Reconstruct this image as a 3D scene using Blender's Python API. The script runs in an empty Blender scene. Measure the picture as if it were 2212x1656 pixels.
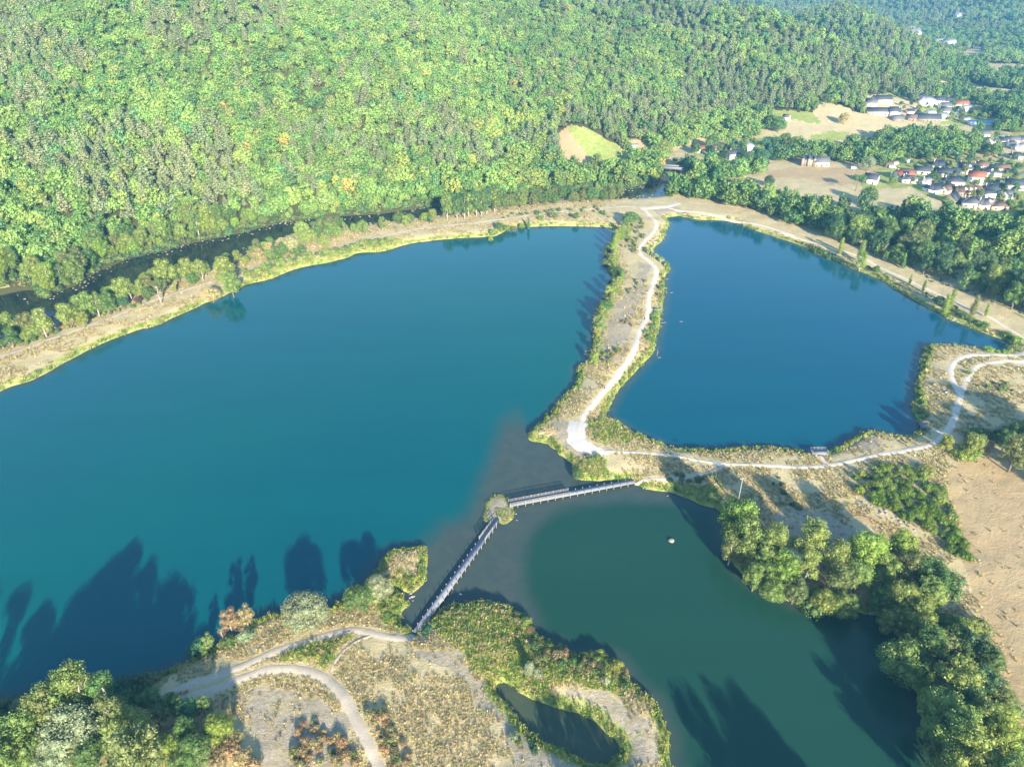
import bpy, math, random
import numpy as np
from mathutils import Vector, Matrix
rng = np.random.default_rng(7); random.seed(7)
scene = bpy.context.scene
COL = scene.collection
# ------------------------------------------------------------------ camera
W0, H0, FPX, PITCH, CAMZ = 2212.0, 1656.0, 1534.0, math.radians(31), 140.0
camd = bpy.data.cameras.new('camera'); cam = bpy.data.objects.new('camera', camd); COL.objects.link(cam)
camd.sensor_width = 36; camd.lens = 36 * FPX / W0
camd.clip_start = 1; camd.clip_end = 20000
cam.location = (0, 0, CAMZ); cam.rotation_euler = (math.radians(90) - PITCH, 0, 0)
scene.camera = cam
# ------------------------------------------------------------------ light
SUN_EL, SUN_AZ = math.radians(18), math.radians(180 - 17)
sd = Vector((math.sin(SUN_AZ) * math.cos(SUN_EL), math.cos(SUN_AZ) * math.cos(SUN_EL), math.sin(SUN_EL)))
sl = bpy.data.lights.new('sun', 'SUN'); sl.energy = 5.0; sl.angle = math.radians(0.5); sl.color = (1.0, 0.88, 0.70)
so = bpy.data.objects.new('sun', sl); COL.objects.link(so); so.rotation_euler = (-sd).to_track_quat('-Z', 'Y').to_euler()
world = bpy.data.worlds.new("World"); scene.world = world; world.use_nodes = True
wn = world.node_tree.nodes; wl = world.node_tree.links
sky = wn.new('ShaderNodeTexSky'); sky.sky_type = 'NISHITA'; sky.sun_disc = False
sky.sun_elevation = SUN_EL; sky.sun_rotation = SUN_AZ; sky.air_density = 1.0; sky.dust_density = 0.1; sky.ozone_density = 3.0
wn['Background'].inputs[1].default_value = 0.125
wl.new(sky.outputs[0], wn['Background'].inputs[0])
scene.view_settings.view_transform = 'Standard'; scene.view_settings.look = 'None'
scene.view_settings.exposure = 1.62; scene.view_settings.gamma = 1.0
scene.render.engine = 'CYCLES'
cy = scene.cycles; cy.use_denoising = True; cy.max_bounces = 6; cy.diffuse_bounces = 3; cy.glossy_bounces = 2
cy.transmission_bounces = 3; cy.volume_bounces = 0; cy.use_adaptive_sampling = True
# ------------------------------------------------------------------ pixel <-> ground
CP, SP = math.cos(PITCH), math.sin(PITCH)
def ray(v):
    v = np.asarray(v, float).reshape(-1, 2); x = (v[:, 0] - W0 / 2) / FPX; y = (H0 / 2 - v[:, 1]) / FPX
    return np.stack([x, CP + y * SP, -SP + y * CP], 1)
def gnd(v, z=0.0):
    r = ray(v); t = (z - CAMZ) / r[:, 2]; return r[:, :2] * t[:, None]
def atD(v, D):
    r = ray(v); h = np.hypot(r[:, 0], r[:, 1]); t = np.asarray(D) / h
    return np.concatenate([r[:, :2] * t[:, None], (CAMZ + r[:, 2] * t)[:, None]], 1)
def proj(x, y, z):
    dz = z - CAMZ; dep = y * CP - dz * SP; up = y * SP + dz * CP
    dep = np.where(dep < 1, 1, dep)
    return W0 / 2 + FPX * x / dep, H0 / 2 - FPX * up / dep
CR = dict(V=(0, 0, 1), C1=(0, 0, .3424), C2=(702, 0, .3424), C3=(1456, 0, .3424), C4=(0, 486, .3424), C5=(1026, 378, .2935), C6=(1618, 486, .269),
          D1=(0, 1089, .3424), D2=(594, 1089, .3424), D3=(1132, 846, .3424), D4=(1456, 1089, .3424), D5=(837, 945, .2772), D6=(1404, 216, .1831),
          D7=(1807, 162, .1831), E=(1512, 945, .1467), G=(1942, 891, .1223), F=(864, 1215, .1467), K=(1996, 688.5, .0978), N=(1323, 486, .1957))
def S(*a):
    """'C4', x,y,x,y,..., 'C2', x,y ... -> overview pixels"""
    out = []; c = (0, 0, 1); i = 0
    while i < len(a):
        if isinstance(a[i], str): c = CR[a[i]]; i += 1
        else: out.append((c[0] + a[i] * c[2], c[1] + a[i + 1] * c[2])); i += 2
    return np.array(out)
def inpoly(px, py, poly):
    ins = np.zeros(px.shape, bool); n = len(poly)
    x0, y0 = poly.min(0); x1, y1 = poly.max(0)
    m = (px > x0) & (px < x1) & (py > y0) & (py < y1); idx = np.nonzero(m)
    if idx[0].size == 0: return ins
    X = px[idx]; Y = py[idx]; r = np.zeros(X.shape, bool); j = n - 1
    for i in range(n):
        xi, yi = poly[i]; xj, yj = poly[j]
        if yi != yj:
            r ^= ((yi > Y) != (yj > Y)) & (X < (xj - xi) * (Y - yi) / (yj - yi) + xi)
        j = i
    ins[idx] = r; return ins
def segdist(px, py, poly, closed=True, cap=60.0):
    d = np.full(px.shape, cap); n = len(poly)
    for i in range(n if closed else n - 1):
        a = poly[i]; b = poly[(i + 1) % n]
        m = (px > min(a[0], b[0]) - cap) & (px < max(a[0], b[0]) + cap) & (py > min(a[1], b[1]) - cap) & (py < max(a[1], b[1]) + cap)
        idx = np.nonzero(m)[0]
        if idx.size == 0: continue
        ab = b - a; L = max((ab ** 2).sum(), 1e-9)
        X = px[idx] - a[0]; Y = py[idx] - a[1]; t = np.clip((X * ab[0] + Y * ab[1]) / L, 0, 1)
        dd = np.hypot(X - t * ab[0], Y - t * ab[1]); d[idx] = np.minimum(d[idx], dd)
    return d
def smooth(poly, it=2, closed=True, jit=0.0):
    p = np.array(poly, float)
    for k in range(it):
        if closed:
            q = np.roll(p, -1, 0); r = np.empty((len(p) * 2, 2)); r[0::2] = .75 * p + .25 * q; r[1::2] = .25 * p + .75 * q
        else:
            q = p[1:]; b = p[:-1]; r = np.empty((len(b) * 2 + 2, 2)); r[0] = p[0]; r[-1] = p[-1]; r[1:-1:2] = .75 * b + .25 * q; r[2:-1:2] = .25 * b + .75 * q
        if jit: r += rng.normal(0, jit, r.shape) * (.5 ** k)
        p = r
    return p
def densify(p, step):
    out = [p[0]]
    for a, b in zip(p[:-1], p[1:]):
        n = max(1, int(np.hypot(*(b - a)) / step))
        for k in range(1, n + 1): out.append(a + (b - a) * k / n)
    return np.array(out)
# value noise (numpy)
_perm = rng.random((256, 256))
def vnoise(x, y):
    xi = np.floor(x).astype(int); yi = np.floor(y).astype(int); fx = x - xi; fy = y - yi
    fx = fx * fx * (3 - 2 * fx); fy = fy * fy * (3 - 2 * fy)
    g = lambda a, b: _perm[a & 255, b & 255]
    return (g(xi, yi) * (1 - fx) + g(xi + 1, yi) * fx) * (1 - fy) + (g(xi, yi + 1) * (1 - fx) + g(xi + 1, yi + 1) * fx) * fy
def fbm(x, y, o=4):
    s = 0; a = .5; t = 0
    for k in range(o): s = s + a * vnoise(x + 17 * k, y + 31 * k); t += a; a *= .5; x = x * 2.03; y = y * 2.03
    return s / t
sstep = lambda a, b, x: (lambda t: t * t * (3 - 2 * t))(np.clip((x - a) / (b - a), 0, 1))
# ------------------------------------------------------------------ water outlines (traced, put on the ground at water level)
LEFT = S('V', -260, 960, 'C4', 0, 1050, 60, 1020, 220, 975, 375, 885, 480, 825, 620, 755, 760, 700, 880, 655, 950, 645, 1010, 625, 1110, 575, 1220, 530, 1300, 485, 1400, 455, 1440, 430, 1500, 415, 1545, 375, 1700, 345, 1800, 295, 1950, 255, 2060, 240, 2208, 205,
  'C2', 200, 1592, 380, 1590, 500, 1540, 700, 1515, 860, 1500, 1010, 1495, 1060, 1495, 1110, 1475, 1170, 1440, 1260, 1432, 1370, 1428, 1490, 1425, 1700, 1430, 1800, 1435, 1830, 1446,
  'C5', 1030, 405, 1012, 480, 970, 520, 962, 590, 985, 670, 1010, 740, 1010, 800, 965, 860, 935, 920, 905, 980, 882, 1040, 872, 1100, 882, 1170, 868, 1260, 850, 1330, 830, 1380, 755, 1410, 750, 1470, 740, 1540, 700, 1590, 640, 1650,
  'D3', 160, 150, 80, 230, 20, 270, 20, 310, 140, 320, 180, 355, 215, 380, 260, 420, 295, 445, 302, 480, 310, 530, 345, 555, 420, 562, 560, 560, 640, 560, 690, 562, 700, 580, 740, 600, 800, 625, 920, 630, 1000, 665, 1080, 700, 1180, 735, 1240, 742, 1252, 800, 1265, 870, 1295, 950, 1310, 1080,
  1380, 1140, 1450, 1200, 1520, 1245, 1600, 1285, 1700, 1330, 1800, 1350, 1900, 1380, 2040, 1375, 2208, 1410, 'D4', 1200, 680, 1330, 710, 1400, 770, 1420, 830, 1390, 900, 1400, 980, 1440, 1060, 1500, 1130, 1540, 1200, 1525, 1290, 1560, 1360, 1590, 1430, 1640, 1520, 1660, 1600, 1690, 1700,
  'V', 2120, 1900, 1520, 1900, 1452, 1656, 1447, 1590, 1425, 1550, 1412, 1510, 1385, 1490, 1355, 1462, 'D2', 2208, 1010, 2100, 955, 2000, 937, 1900, 957, 1860, 932, 1800, 897, 1700, 872, 1640, 842, 1610, 790, 1590, 722, 1540, 692, 1480, 652, 1400, 632, 1290, 610, 1170, 614, 1080, 652, 1000, 707, 950, 760, 905, 800, 880, 812,
  862, 800, 830, 772, 780, 747, 800, 692, 835, 625, 812, 580, 748, 542, 762, 532, 840, 556, 900, 545, 945, 480, 952, 410, 970, 340, 955, 292, 920, 268, 830, 282, 740, 302, 682, 345, 656, 390, 640, 425, 590, 470, 530, 540, 450, 612, 400, 625, 330, 650, 250, 690, 120, 700,
  'D1', 2180, 625, 2060, 665, 1900, 690, 1780, 695, 1700, 706, 1600, 737, 1560, 765, 1500, 870, 1380, 890, 1250, 970, 1100, 1050, 960, 1092, 850, 1135, 700, 1165, 500, 1205, 300, 1235, 150, 1225, 60, 1235, 0, 1245, 'V', -160, 1560, -420, 1580, -600, 1300)
RIGHT = S('C5', 1412, 308, 1400, 325, 1432, 352, 1412, 400, 1397, 450, 1380, 490, 1312, 530, 1302, 570, 1350, 620, 1400, 660, 1425, 695, 1402, 730, 1395, 800, 1390, 900, 1380, 980, 1360, 1060, 1352, 1150, 1322, 1220, 1322, 1270, 1290, 1330, 1230, 1390, 1150, 1480, 1080, 1560, 1010, 1650,
  'D3', 560, 50, 522, 110, 517, 155, 560, 180, 620, 210, 680, 260, 740, 285, 800, 310, 870, 335, 920, 355, 980, 372, 1130, 380, 1260, 375, 1380, 365, 1520, 358, 1640, 370, 1750, 385, 1830, 395, 1900, 395, 1960, 370, 2050, 320, 2120, 272, 2208, 262,
  'V', 1907, 937, 1935, 944, 1958, 945, 1980, 936, 1988, 926, 'C6', 1370, 1590, 1355, 1560, 1312, 1480, 1332, 1400, 1332, 1280, 1370, 1180, 1392, 1080, 1402, 1020, 1440, 970, 1600, 970, 1800, 987, 1950, 1012, 2080, 1025, 2122, 1015, 2128, 990, 2112, 955, 2060, 920, 1950, 890, 1850, 850, 1700, 792, 1590, 752, 1560, 712, 1450, 672,
  1380, 630, 1300, 590, 1190, 510, 1080, 450, 970, 405, 860, 360, 760, 320, 680, 275, 600, 250, 470, 200, 380, 150, 250, 110, 100, 60, 0, 27, 'C3', 390, 1400, 250, 1387, 150, 1387, 60, 1370, 20, 1360, 'C5', 1500, 302)
POND = S('D2', 1395, 1130, 1450, 1120, 1500, 1140, 1560, 1200, 1640, 1230, 1740, 1275, 1830, 1295, 1900, 1310, 2000, 1350, 2080, 1430, 2160, 1490, 2180, 1540, 2160, 1600, 2090, 1650, 2000, 1642, 1920, 1600, 1830, 1560, 1700, 1500, 1620, 1450, 1540, 1370, 1480, 1280, 1420, 1230, 1395, 1170)
ISLE = S('D5', 745, 620, 762, 560, 782, 490, 830, 460, 890, 452, 932, 470, 945, 500, 950, 545, 985, 560, 990, 610, 960, 660, 900, 682, 868, 655, 800, 662, 750, 655)
RIVER = S('V', -300, 900, -300, 740, 60, 612, 'C4', 280, 490, 400, 400, 500, 375, 590, 300, 700, 260, 800, 215, 900, 187, 1050, 165, 1130, 130, 1300, 95, 1400, 75, 1560, 48, 1650, 15, 1750, -15, 'C2', 60, 1372, 200, 1360, 400, 1342, 600, 1312, 760, 1280, 940, 1262, 1110, 1250, 1300, 1232, 1345, 1205, 1450, 1197, 1640, 1192, 1850, 1200, 2000, 1172, 2110, 1150,
  'V', 1424, 385, 1430, 366, 1448, 362, 1462, 372, 1470, 392, 1520, 400, 1600, 410, 1700, 428, 1800, 457, 1880, 482, 1960, 503, 2060, 540, 2140, 560, 2230, 585, 2500, 670, 2500, 710, 2230, 614, 2140, 592, 2060, 570, 1960, 534, 1880, 512, 1800, 488, 1700, 455, 1620, 434, 1540, 420, 1480, 414, 'C2', 2180, 1215, 2110, 1250, 1870, 1262, 1600, 1255, 1340, 1262, 1130, 1292, 750, 1372, 400, 1402, 200, 1440, 0, 1440,
  'C4', 1850, 60, 1650, 120, 1500, 215, 1300, 290, 1000, 350, 880, 440, 700, 430, 600, 500, 420, 590, 340, 655, 200, 700, 100, 745, 'V', -100, 790)
lk = lambda p, it=2, j=.25: smooth(gnd(p), it, True, j)
gLEFT, gRIGHT, gPOND, gISLE, gRIVER = lk(LEFT), lk(RIGHT), lk(POND, 2, .1), lk(ISLE, 2, .1), lk(RIVER, 2, .6)
SHALLOW = S('V', 1118, 930, 1150, 940, 1240, 965, 1300, 1030, 1370, 1035, 1460, 1062, 1530, 1085, 'D5', 2300, 500, 2000, 520, 1700, 560, 1500, 610, 1300, 660, 1180, 720, 1100, 800, 1060, 920, 1040, 1080, 1040, 1200, 1060, 1300, 1130, 1400, 1150, 1520, 900, 1420, 560, 1330, 250, 1530, 0, 1530, 100, 1100, 200, 960, 300, 880, 400, 840, 560, 770, 660, 650, 720, 500, 790, 380, 860, 220, 900, 90, 930, 0)
# ------------------------------------------------------------------ hills: control points (overview px, ground distance)
hc = []
def hp(*a):
    for i in range(0, len(a), 3):
        p = atD([(a[i], a[i + 1])], [a[i + 2]])[0]; hc.append((p[0], p[1], p[2]))
def h0(*a):
    for i in range(0, len(a), 2):
        p = gnd([(a[i], a[i + 1])], 2.0)[0]; hc.append((p[0], p[1], 0.0))
h0(-150, 740, 60, 640, 130, 585, 300, 540, 560, 492, 760, 462, 920, 440, 1080, 415, 1220, 385, 1300, 378, 1400, 345, 1300, 460, 1700, 400, 2000, 350, 2110, 260, 2212, 240, 2212, 350, 2212, 500, 1900, 320, 1106, 1000, 0, 1300, 2212, 1300, 500, 760, 1500, 700,
   1490, 318, 1600, 300, 1500, 400, 2212, 160, 2050, 190, 2100, 140, 2000, 118, 1960, 80, 1990, 95, 0, 900, 700, 650, 1900, 600, 1200, 1600, 2100, 1640, 2300, 800, -300, 1100)
hp(-100, 500, 450, -100, 400, 505, -100, 200, 640, -100, 0, 800, -100, -120, 900, 200, 450, 455, 200, 300, 545, 200, 200, 615, 200, 100, 690, 200, 0, 780, 200, -100, 880, 450, 350, 510, 450, 200, 600, 450, 60, 710, 450, -60, 830, 800, 350, 520, 800, 250, 580, 800, 150, 670, 800, 60, 760, 800, 0, 830, 800, -50, 920,
   1100, 320, 570, 1100, 230, 650, 1100, 140, 760, 1100, 60, 870, 1100, 0, 960, 1100, -25, 1030, 1190, 300, 585, 1250, 282, 600, 1250, 200, 720, 1250, 120, 850, 1250, 60, 980, 1270, 8, 1080,
   1360, 300, 620, 1400, 235, 690, 1400, 160, 800, 1400, 90, 910, 1390, 24, 1040, 1490, 200, 790, 1550, 120, 880, 1560, 50, 1000, 1490, 42, 1010, 1650, 210, 800, 1650, 130, 900, 1650, 62, 1030,
   1650, 270, 715, 1720, 225, 790, 1750, 160, 900, 1716, 75, 1030, 1764, 100, 1020, 1833, 118, 1030, 1910, 148, 1020, 1815, 180, 900, 1860, 200, 860,
   1815, 35, 1350, 1740, 42, 1330, 1690, 60, 1350, 1860, 45, 1340, 1901, 68, 1320, 1970, 92, 1310, 2040, 118, 1250)
far = [(-150, 1500, 170), (-60, 1900, 160)]
def hz(*a):   # azimuth deg, distance, height
    for i in range(0, len(a), 3): hc.append((math.sin(math.radians(a[i])) * a[i + 1], math.cos(math.radians(a[i])) * a[i + 1], a[i + 2]))
hz(-60, 700, 150, -60, 1100, 180, -45, 1000, 180, -30, 1000, 175, -20, 1000, 165, -8, 1100, 130, -35, 1600, 150, -15, 1700, 130, 0, 1500, 20, 8, 1180, 45, 8, 1500, 10, 16, 1180, 15, 16, 1600, 0, 20, 1160, 5, 24, 1700, 0,
   -5, 2200, 60, 5, 2200, 55, 12, 2050, 45, 18, 2100, 40, 22, 2300, 55, 25, 2300, 40, 5, 3000, 130, 15, 3000, 140, 25, 3000, 150, 35, 3200, 160, -20, 3000, 150, -40, 3000, 160,
   33, 1900, 25, 36, 1700, 25, 33, 2300, 75, 40, 1700, 60, 29, 2100, 30, 29, 2500, 100, 45, 1500, 60, 50, 1000, 20, 60, 900, 30, 27, 1750, 0, 28.5, 1500, 0, 31, 1500, 2, 34, 1400, 0, 15, 5000, 160, -15, 5000, 160, 40, 5000, 170, 0, 7500, 180, 35, 7500, 180, -35, 7500, 180, -55, 200, 0, 55, 200, 0, 50, 500, 0, 0, 40, 0, -30, 60, 0, 30, 60, 0)
hc = np.array(hc)
def lp(x, y): return np.stack([np.arctan2(x, y) * 3.0, np.log(np.hypot(x, y) + 1) * 1.6], 1)
_C = lp(hc[:, 0], hc[:, 1])
def _K(a, b):
    r = np.sqrt(((a[:, None] - b[None]) ** 2).sum(2)) + 1e-9
    return r          # linear (biharmonic in 3D) kernel: no overshoot
_n = len(_C); A = np.zeros((_n + 3, _n + 3)); A[:_n, :_n] = _K(_C, _C) - np.eye(_n) * 0.004
A[:_n, _n] = 1; A[:_n, _n + 1:] = _C; A[_n, :_n] = 1; A[_n + 1:, :_n] = _C.T
_w = np.linalg.solve(A, np.concatenate([hc[:, 2], np.zeros(3)]))
def hills(x, y):
    x = np.asarray(x, float).ravel(); y = np.asarray(y, float).ravel(); out = np.empty(x.shape)
    for s in range(0, len(x), 40000):
        q = lp(x[s:s + 40000], y[s:s + 40000]); out[s:s + 40000] = _K(q, _C) @ _w[:_n] + _w[_n] + q @ _w[_n + 1:]
    h = np.maximum(out - 1.5, 0); D = np.hypot(x, y)
    u_ = (x * .80 - y * .60); v_ = (x * .60 + y * .80)
    ridge = np.abs(fbm(u_ / 330 + 3.3, v_ / 150 + 8.1, 3) - .5) * 2
    amp = np.minimum(h * .55, 26 + D / 100) * sstep(0, 25, h)
    return h + (.28 - ridge) * amp * 1.75 + (fbm(x / 45, y / 45, 2) - .5) * amp * .3
def ground(x, y, full=False):
    """height of the land (bed below water) and distance to the shore (positive on land)"""
    x = np.asarray(x, float).ravel(); y = np.asarray(y, float).ravel()
    h = hills(x, y)
    near = np.hypot(x, y) < 1000
    sd_ = np.full(x.shape, 60.0); wid = np.zeros(x.shape, int)
    X = x[near]; Y = y[near]; s = np.full(X.shape, 60.0); wi = np.zeros(X.shape, int)
    for k, p in enumerate((gLEFT, gRIGHT, gPOND, gRIVER)):
        i_ = inpoly(X, Y, p); d = segdist(X, Y, p); dd = np.where(i_, -d, d)
        if k == 0:
            ii = inpoly(X, Y, gISLE); di = segdist(X, Y, gISLE); dd = np.where(ii, di, np.where(i_, np.maximum(dd, -di), dd))
        wi = np.where(dd < s, k + 1, wi); s = np.minimum(s, dd)
    sd_[near] = s; wid[near] = wi
    n = fbm(x / 9, y / 9, 3) - .5
    low = np.ones(x.shape); low[near] = np.where(inpoly(X, Y, gISLE), .4, 1)
    bank = low * np.where(sd_ > 0, 1.9 * (1 - np.exp(-np.maximum(sd_, 0) / 3.2)) + .3 * sstep(0, 3, sd_), np.maximum(sd_ * .45, -6))
    z = bank + n * .9 * sstep(.5, 6, sd_) + h * sstep(0, 25, sd_)
    return (z, sd_, wid, h) if full else z
# ------------------------------------------------------------------ object helpers
def mesh_obj(name, verts, faces, mats=None, parent=None, smooth_=False, cols=None, loc=None):
    """verts (n,3); faces: (m,k) array or list of such arrays"""
    me = bpy.data.meshes.new(name); verts = np.asarray(verts, np.float32).reshape(-1, 3)
    fl = faces if isinstance(faces, list) else [faces]; fl = [np.asarray(f, np.int32) for f in fl if len(f)]
    if fl and fl[0].ndim == 1: fl = [f.reshape(1, -1) for f in fl]
    me.vertices.add(len(verts)); me.vertices.foreach_set('co', verts.ravel())
    tot = sum(f.size for f in fl); nf = sum(len(f) for f in fl)
    if nf:
        me.loops.add(tot); me.loops.foreach_set('vertex_index', np.concatenate([f.ravel() for f in fl]))
        me.polygons.add(nf); cnt = np.concatenate([np.full(len(f), f.shape[1], np.int32) for f in fl])
        st = np.concatenate([[0], np.cumsum(cnt)[:-1]]).astype(np.int32)
        me.polygons.foreach_set('loop_start', st)
    me.update(calc_edges=True)
    if smooth_ and nf: me.polygons.foreach_set('use_smooth', np.ones(nf, bool))
    if cols is not None:
        for nm, (dom, arr) in cols.items():
            if arr.ndim == 1: a = me.attributes.new(nm, 'FLOAT', dom); a.data.foreach_set('value', arr.astype(np.float32))
            else: a = me.attributes.new(nm, 'FLOAT_COLOR', dom); a.data.foreach_set('color', arr.astype(np.float32).ravel())
    for m in (mats if isinstance(mats, (list, tuple)) else [mats]):
        if m: me.materials.append(m)
    o = bpy.data.objects.new(name, me); COL.objects.link(o)
    if parent: o.parent = parent
    if loc is not None: o.location = loc
    return o
def tag(o, label=None, cat=None, group=None, kind=None):
    if label: o['label'] = label
    if cat: o['category'] = cat
    if group: o['group'] = group
    if kind: o['kind'] = kind
    return o
def empty(name, loc, rz=0):
    e = bpy.data.objects.new(name, None); COL.objects.link(e); e.location = loc; e.rotation_euler = (0, 0, rz); e.empty_display_size = .5
    return e
class MB:
    def __init__(s): s.v = []; s.f = {}; s.n = 0
    def add(s, v, faces):
        v = np.asarray(v, float).reshape(-1, 3); s.v.append(v)
        for f in faces: s.f.setdefault(len(f), []).append([i + s.n for i in f])
        s.n += len(v)
    def box(s, x0, y0, z0, x1, y1, z1, M=None):
        v = np.array([(x, y, z) for z in (z0, z1) for y in (y0, y1) for x in (x0, x1)], float)
        if M is not None: v = v @ np.array(M.to_3x3()).T + np.array(M.translation)
        s.add(v, [(0, 2, 3, 1), (4, 5, 7, 6), (0, 1, 5, 4), (2, 6, 7, 3), (0, 4, 6, 2), (1, 3, 7, 5)])
    def tube(s, pts, rad, n=6):
        pts = [Vector(p) for p in pts]; m = len(pts); V = []
        for i, p in enumerate(pts):
            d = (pts[min(i + 1, m - 1)] - pts[max(i - 1, 0)]).normalized(); a = d.orthogonal().normalized(); b = d.cross(a)
            r = rad[i] if hasattr(rad, '__len__') else rad
            for k in range(n):
                t = 2 * math.pi * k / n; V.append(p + (a * math.cos(t) + b * math.sin(t)) * r)
        F = [(i * n + k, i * n + (k + 1) % n, (i + 1) * n + (k + 1) % n, (i + 1) * n + k) for i in range(m - 1) for k in range(n)]
        F.append(tuple(range(n))[::-1]); F.append(tuple((m - 1) * n + k for k in range(n)))
        s.add([tuple(v) for v in V], F)
    def build(s, name, mat, parent=None, **k):
        return mesh_obj(name, np.concatenate(s.v), [np.array(f) for f in s.f.values()], mat, parent, **k)
# ------------------------------------------------------------------ materials
def new_mat(name, rough=.9, spec=.2):
    m = bpy.data.materials.new(name); m.use_nodes = True; nt = m.node_tree; b = nt.nodes['Principled BSDF']
    b.inputs['Roughness'].default_value = rough; b.inputs['Specular IOR Level'].default_value = spec
    return m, nt, b
def N(nt, t, **k):
    n = nt.nodes.new(t)
    for a, v in k.items(): setattr(n, a, v)
    return n
def noise(nt, scale, detail=4, rough=.6, vec=None):
    n = N(nt, 'ShaderNodeTexNoise'); n.inputs['Scale'].default_value = scale; n.inputs['Detail'].default_value = detail; n.inputs['Roughness'].default_value = rough
    if vec is not None: nt.links.new(vec, n.inputs['Vector'])
    return n.outputs[0]
def ramp(nt, fac, stops):
    r = N(nt, 'ShaderNodeValToRGB'); e = r.color_ramp.elements
    while len(e) < len(stops): e.new(.5)
    for i, (p, c) in enumerate(stops): e[i].position = p; e[i].color = (*c, 1) if len(c) == 3 else c
    nt.links.new(fac, r.inputs[0]); return r.outputs[0]
def mix(nt, fac, a, b, mode='MIX'):
    m = N(nt, 'ShaderNodeMix', data_type='RGBA', blend_type=mode)
    for s, v in ((m.inputs[0], fac), (m.inputs[6], a), (m.inputs[7], b)):
        if hasattr(v, 'is_linked') or isinstance(v, bpy.types.NodeSocket): nt.links.new(v, s)
        elif isinstance(v, (int, float)): s.default_value = v
        else: s.default_value = (*v, 1)
    return m.outputs[2]
def mth(nt, op, a, b=0.0, clamp=False):
    m = N(nt, 'ShaderNodeMath', operation=op, use_clamp=clamp)
    for s, v in ((m.inputs[0], a), (m.inputs[1], b)):
        if isinstance(v, (int, float)): s.default_value = v
        else: nt.links.new(v, s)
    return m.outputs[0]
def plain(name, c, rough=.8, var=.18, scale=1.5, spec=.3, metal=0):
    m, nt, b = new_mat(name, rough, spec); tc = N(nt, 'ShaderNodeNewGeometry')
    f = noise(nt, scale, 4, .6, tc.outputs['Position'])
    nt.links.new(ramp(nt, f, [(.3, tuple(x * (1 - var) for x in c)), (.7, tuple(min(1, x * (1 + var)) for x in c))]), b.inputs['Base Color'])
    b.inputs['Metallic'].default_value = metal
    return m
def foliage_mat(name, src):
    """leaf material; tint comes from the object colour or from the instance"""
    m = bpy.data.materials.new(name); m.use_nodes = True; nt = m.node_tree; nt.nodes.clear()
    out = N(nt, 'ShaderNodeOutputMaterial')
    if src == 'OBJECT': t = N(nt, 'ShaderNodeObjectInfo').outputs['Color']
    else:
        a = N(nt, 'ShaderNodeAttribute', attribute_type='INSTANCER', attribute_name='tint'); t = a.outputs['Color']
    r = N(nt, 'ShaderNodeAttribute', attribute_type='GEOMETRY', attribute_name='rnd').outputs['Fac']
    v = mth(nt, 'ADD', mth(nt, 'MULTIPLY', r, .55 if src == 'OBJECT' else .36), .74 if src == 'OBJECT' else .86)
    hsv = N(nt, 'ShaderNodeHueSaturation'); nt.links.new(t, hsv.inputs['Color']); nt.links.new(v, hsv.inputs['Value'])
    nt.links.new(mth(nt, 'ADD', mth(nt, 'MULTIPLY', r, .04), .48), hsv.inputs['Hue'])
    d = N(nt, 'ShaderNodeBsdfDiffuse'); tr = N(nt, 'ShaderNodeBsdfTranslucent'); ms = N(nt, 'ShaderNodeMixShader'); ms.inputs[0].default_value = .3
    gl = N(nt, 'ShaderNodeBsdfGlossy'); gl.inputs['Roughness'].default_value = .55; gl.inputs['Color'].default_value = (.8, .9, .8, 1); m2 = N(nt, 'ShaderNodeMixShader'); m2.inputs[0].default_value = .04
    nt.links.new(hsv.outputs[0], d.inputs[0]); nt.links.new(hsv.outputs[0], tr.inputs[0])
    nt.links.new(d.outputs[0], ms.inputs[1]); nt.links.new(tr.outputs[0], ms.inputs[2])
    nt.links.new(ms.outputs[0], m2.inputs[1]); nt.links.new(gl.outputs[0], m2.inputs[2]); nt.links.new(m2.outputs[0], out.inputs[0])
    return m
M_LEAF = foliage_mat('leaves', 'OBJECT'); M_LEAFI = foliage_mat('leaves_massed', 'INST')
M_BARK = plain('bark', (.16, .13, .10), .9, .3, 4); M_BARKP = plain('pale_bark', (.34, .31, .26), .9, .25, 4)
# ------------------------------------------------------------------ ground sheet
NA, ND = 1150, 1150
az = np.radians(np.linspace(-62, 62, NA)); dd_ = np.geomspace(22, 8000, ND)
AZ, DD = np.meshgrid(az, dd_); GX = (np.sin(AZ) * DD).ravel(); GY = (np.cos(AZ) * DD).ravel()
GZ, GS, GW, GH = ground(GX, GY, True)
PXv, PYv = proj(GX, GY, GZ)
_GZ2, _GS2 = GZ.reshape(ND, NA), GS.reshape(ND, NA)
def quick(x, y):
    x = np.atleast_1d(np.asarray(x, float)); y = np.atleast_1d(np.asarray(y, float))
    u = (np.arctan2(x, y) - az[0]) / (az[1] - az[0]); v = (np.log(np.hypot(x, y)) - math.log(dd_[0])) / (math.log(dd_[1]) - math.log(dd_[0]))
    u = np.clip(u, 0, NA - 1.001); v = np.clip(v, 0, ND - 1.001); i = u.astype(int); j = v.astype(int); u -= i; v -= j
    f = lambda G: (G[j, i] * (1 - u) + G[j, i + 1] * u) * (1 - v) + (G[j + 1, i] * (1 - u) + G[j + 1, i + 1] * u) * v
    return f(_GZ2), f(_GS2)
def cover(polys, soft=None):
    m = np.zeros(GX.shape)
    for p in polys: m[inpoly(PXv + jx, PYv + jy, p)] = 1
    return m
_sc = np.clip(np.hypot(GX, GY) / 150, .3, 3)
jx = (fbm(GX / 4, GY / 4, 3) - .5) * 26 / _sc; jy = (fbm(GX / 4 + 50, GY / 4 + 9, 3) - .5) * 20 / _sc
CLEAR_TRI_A = S('C2', 1425, 880, 1530, 800, 1665, 1000, 1680, 1060, 1510, 1075, 1475, 960)
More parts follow.
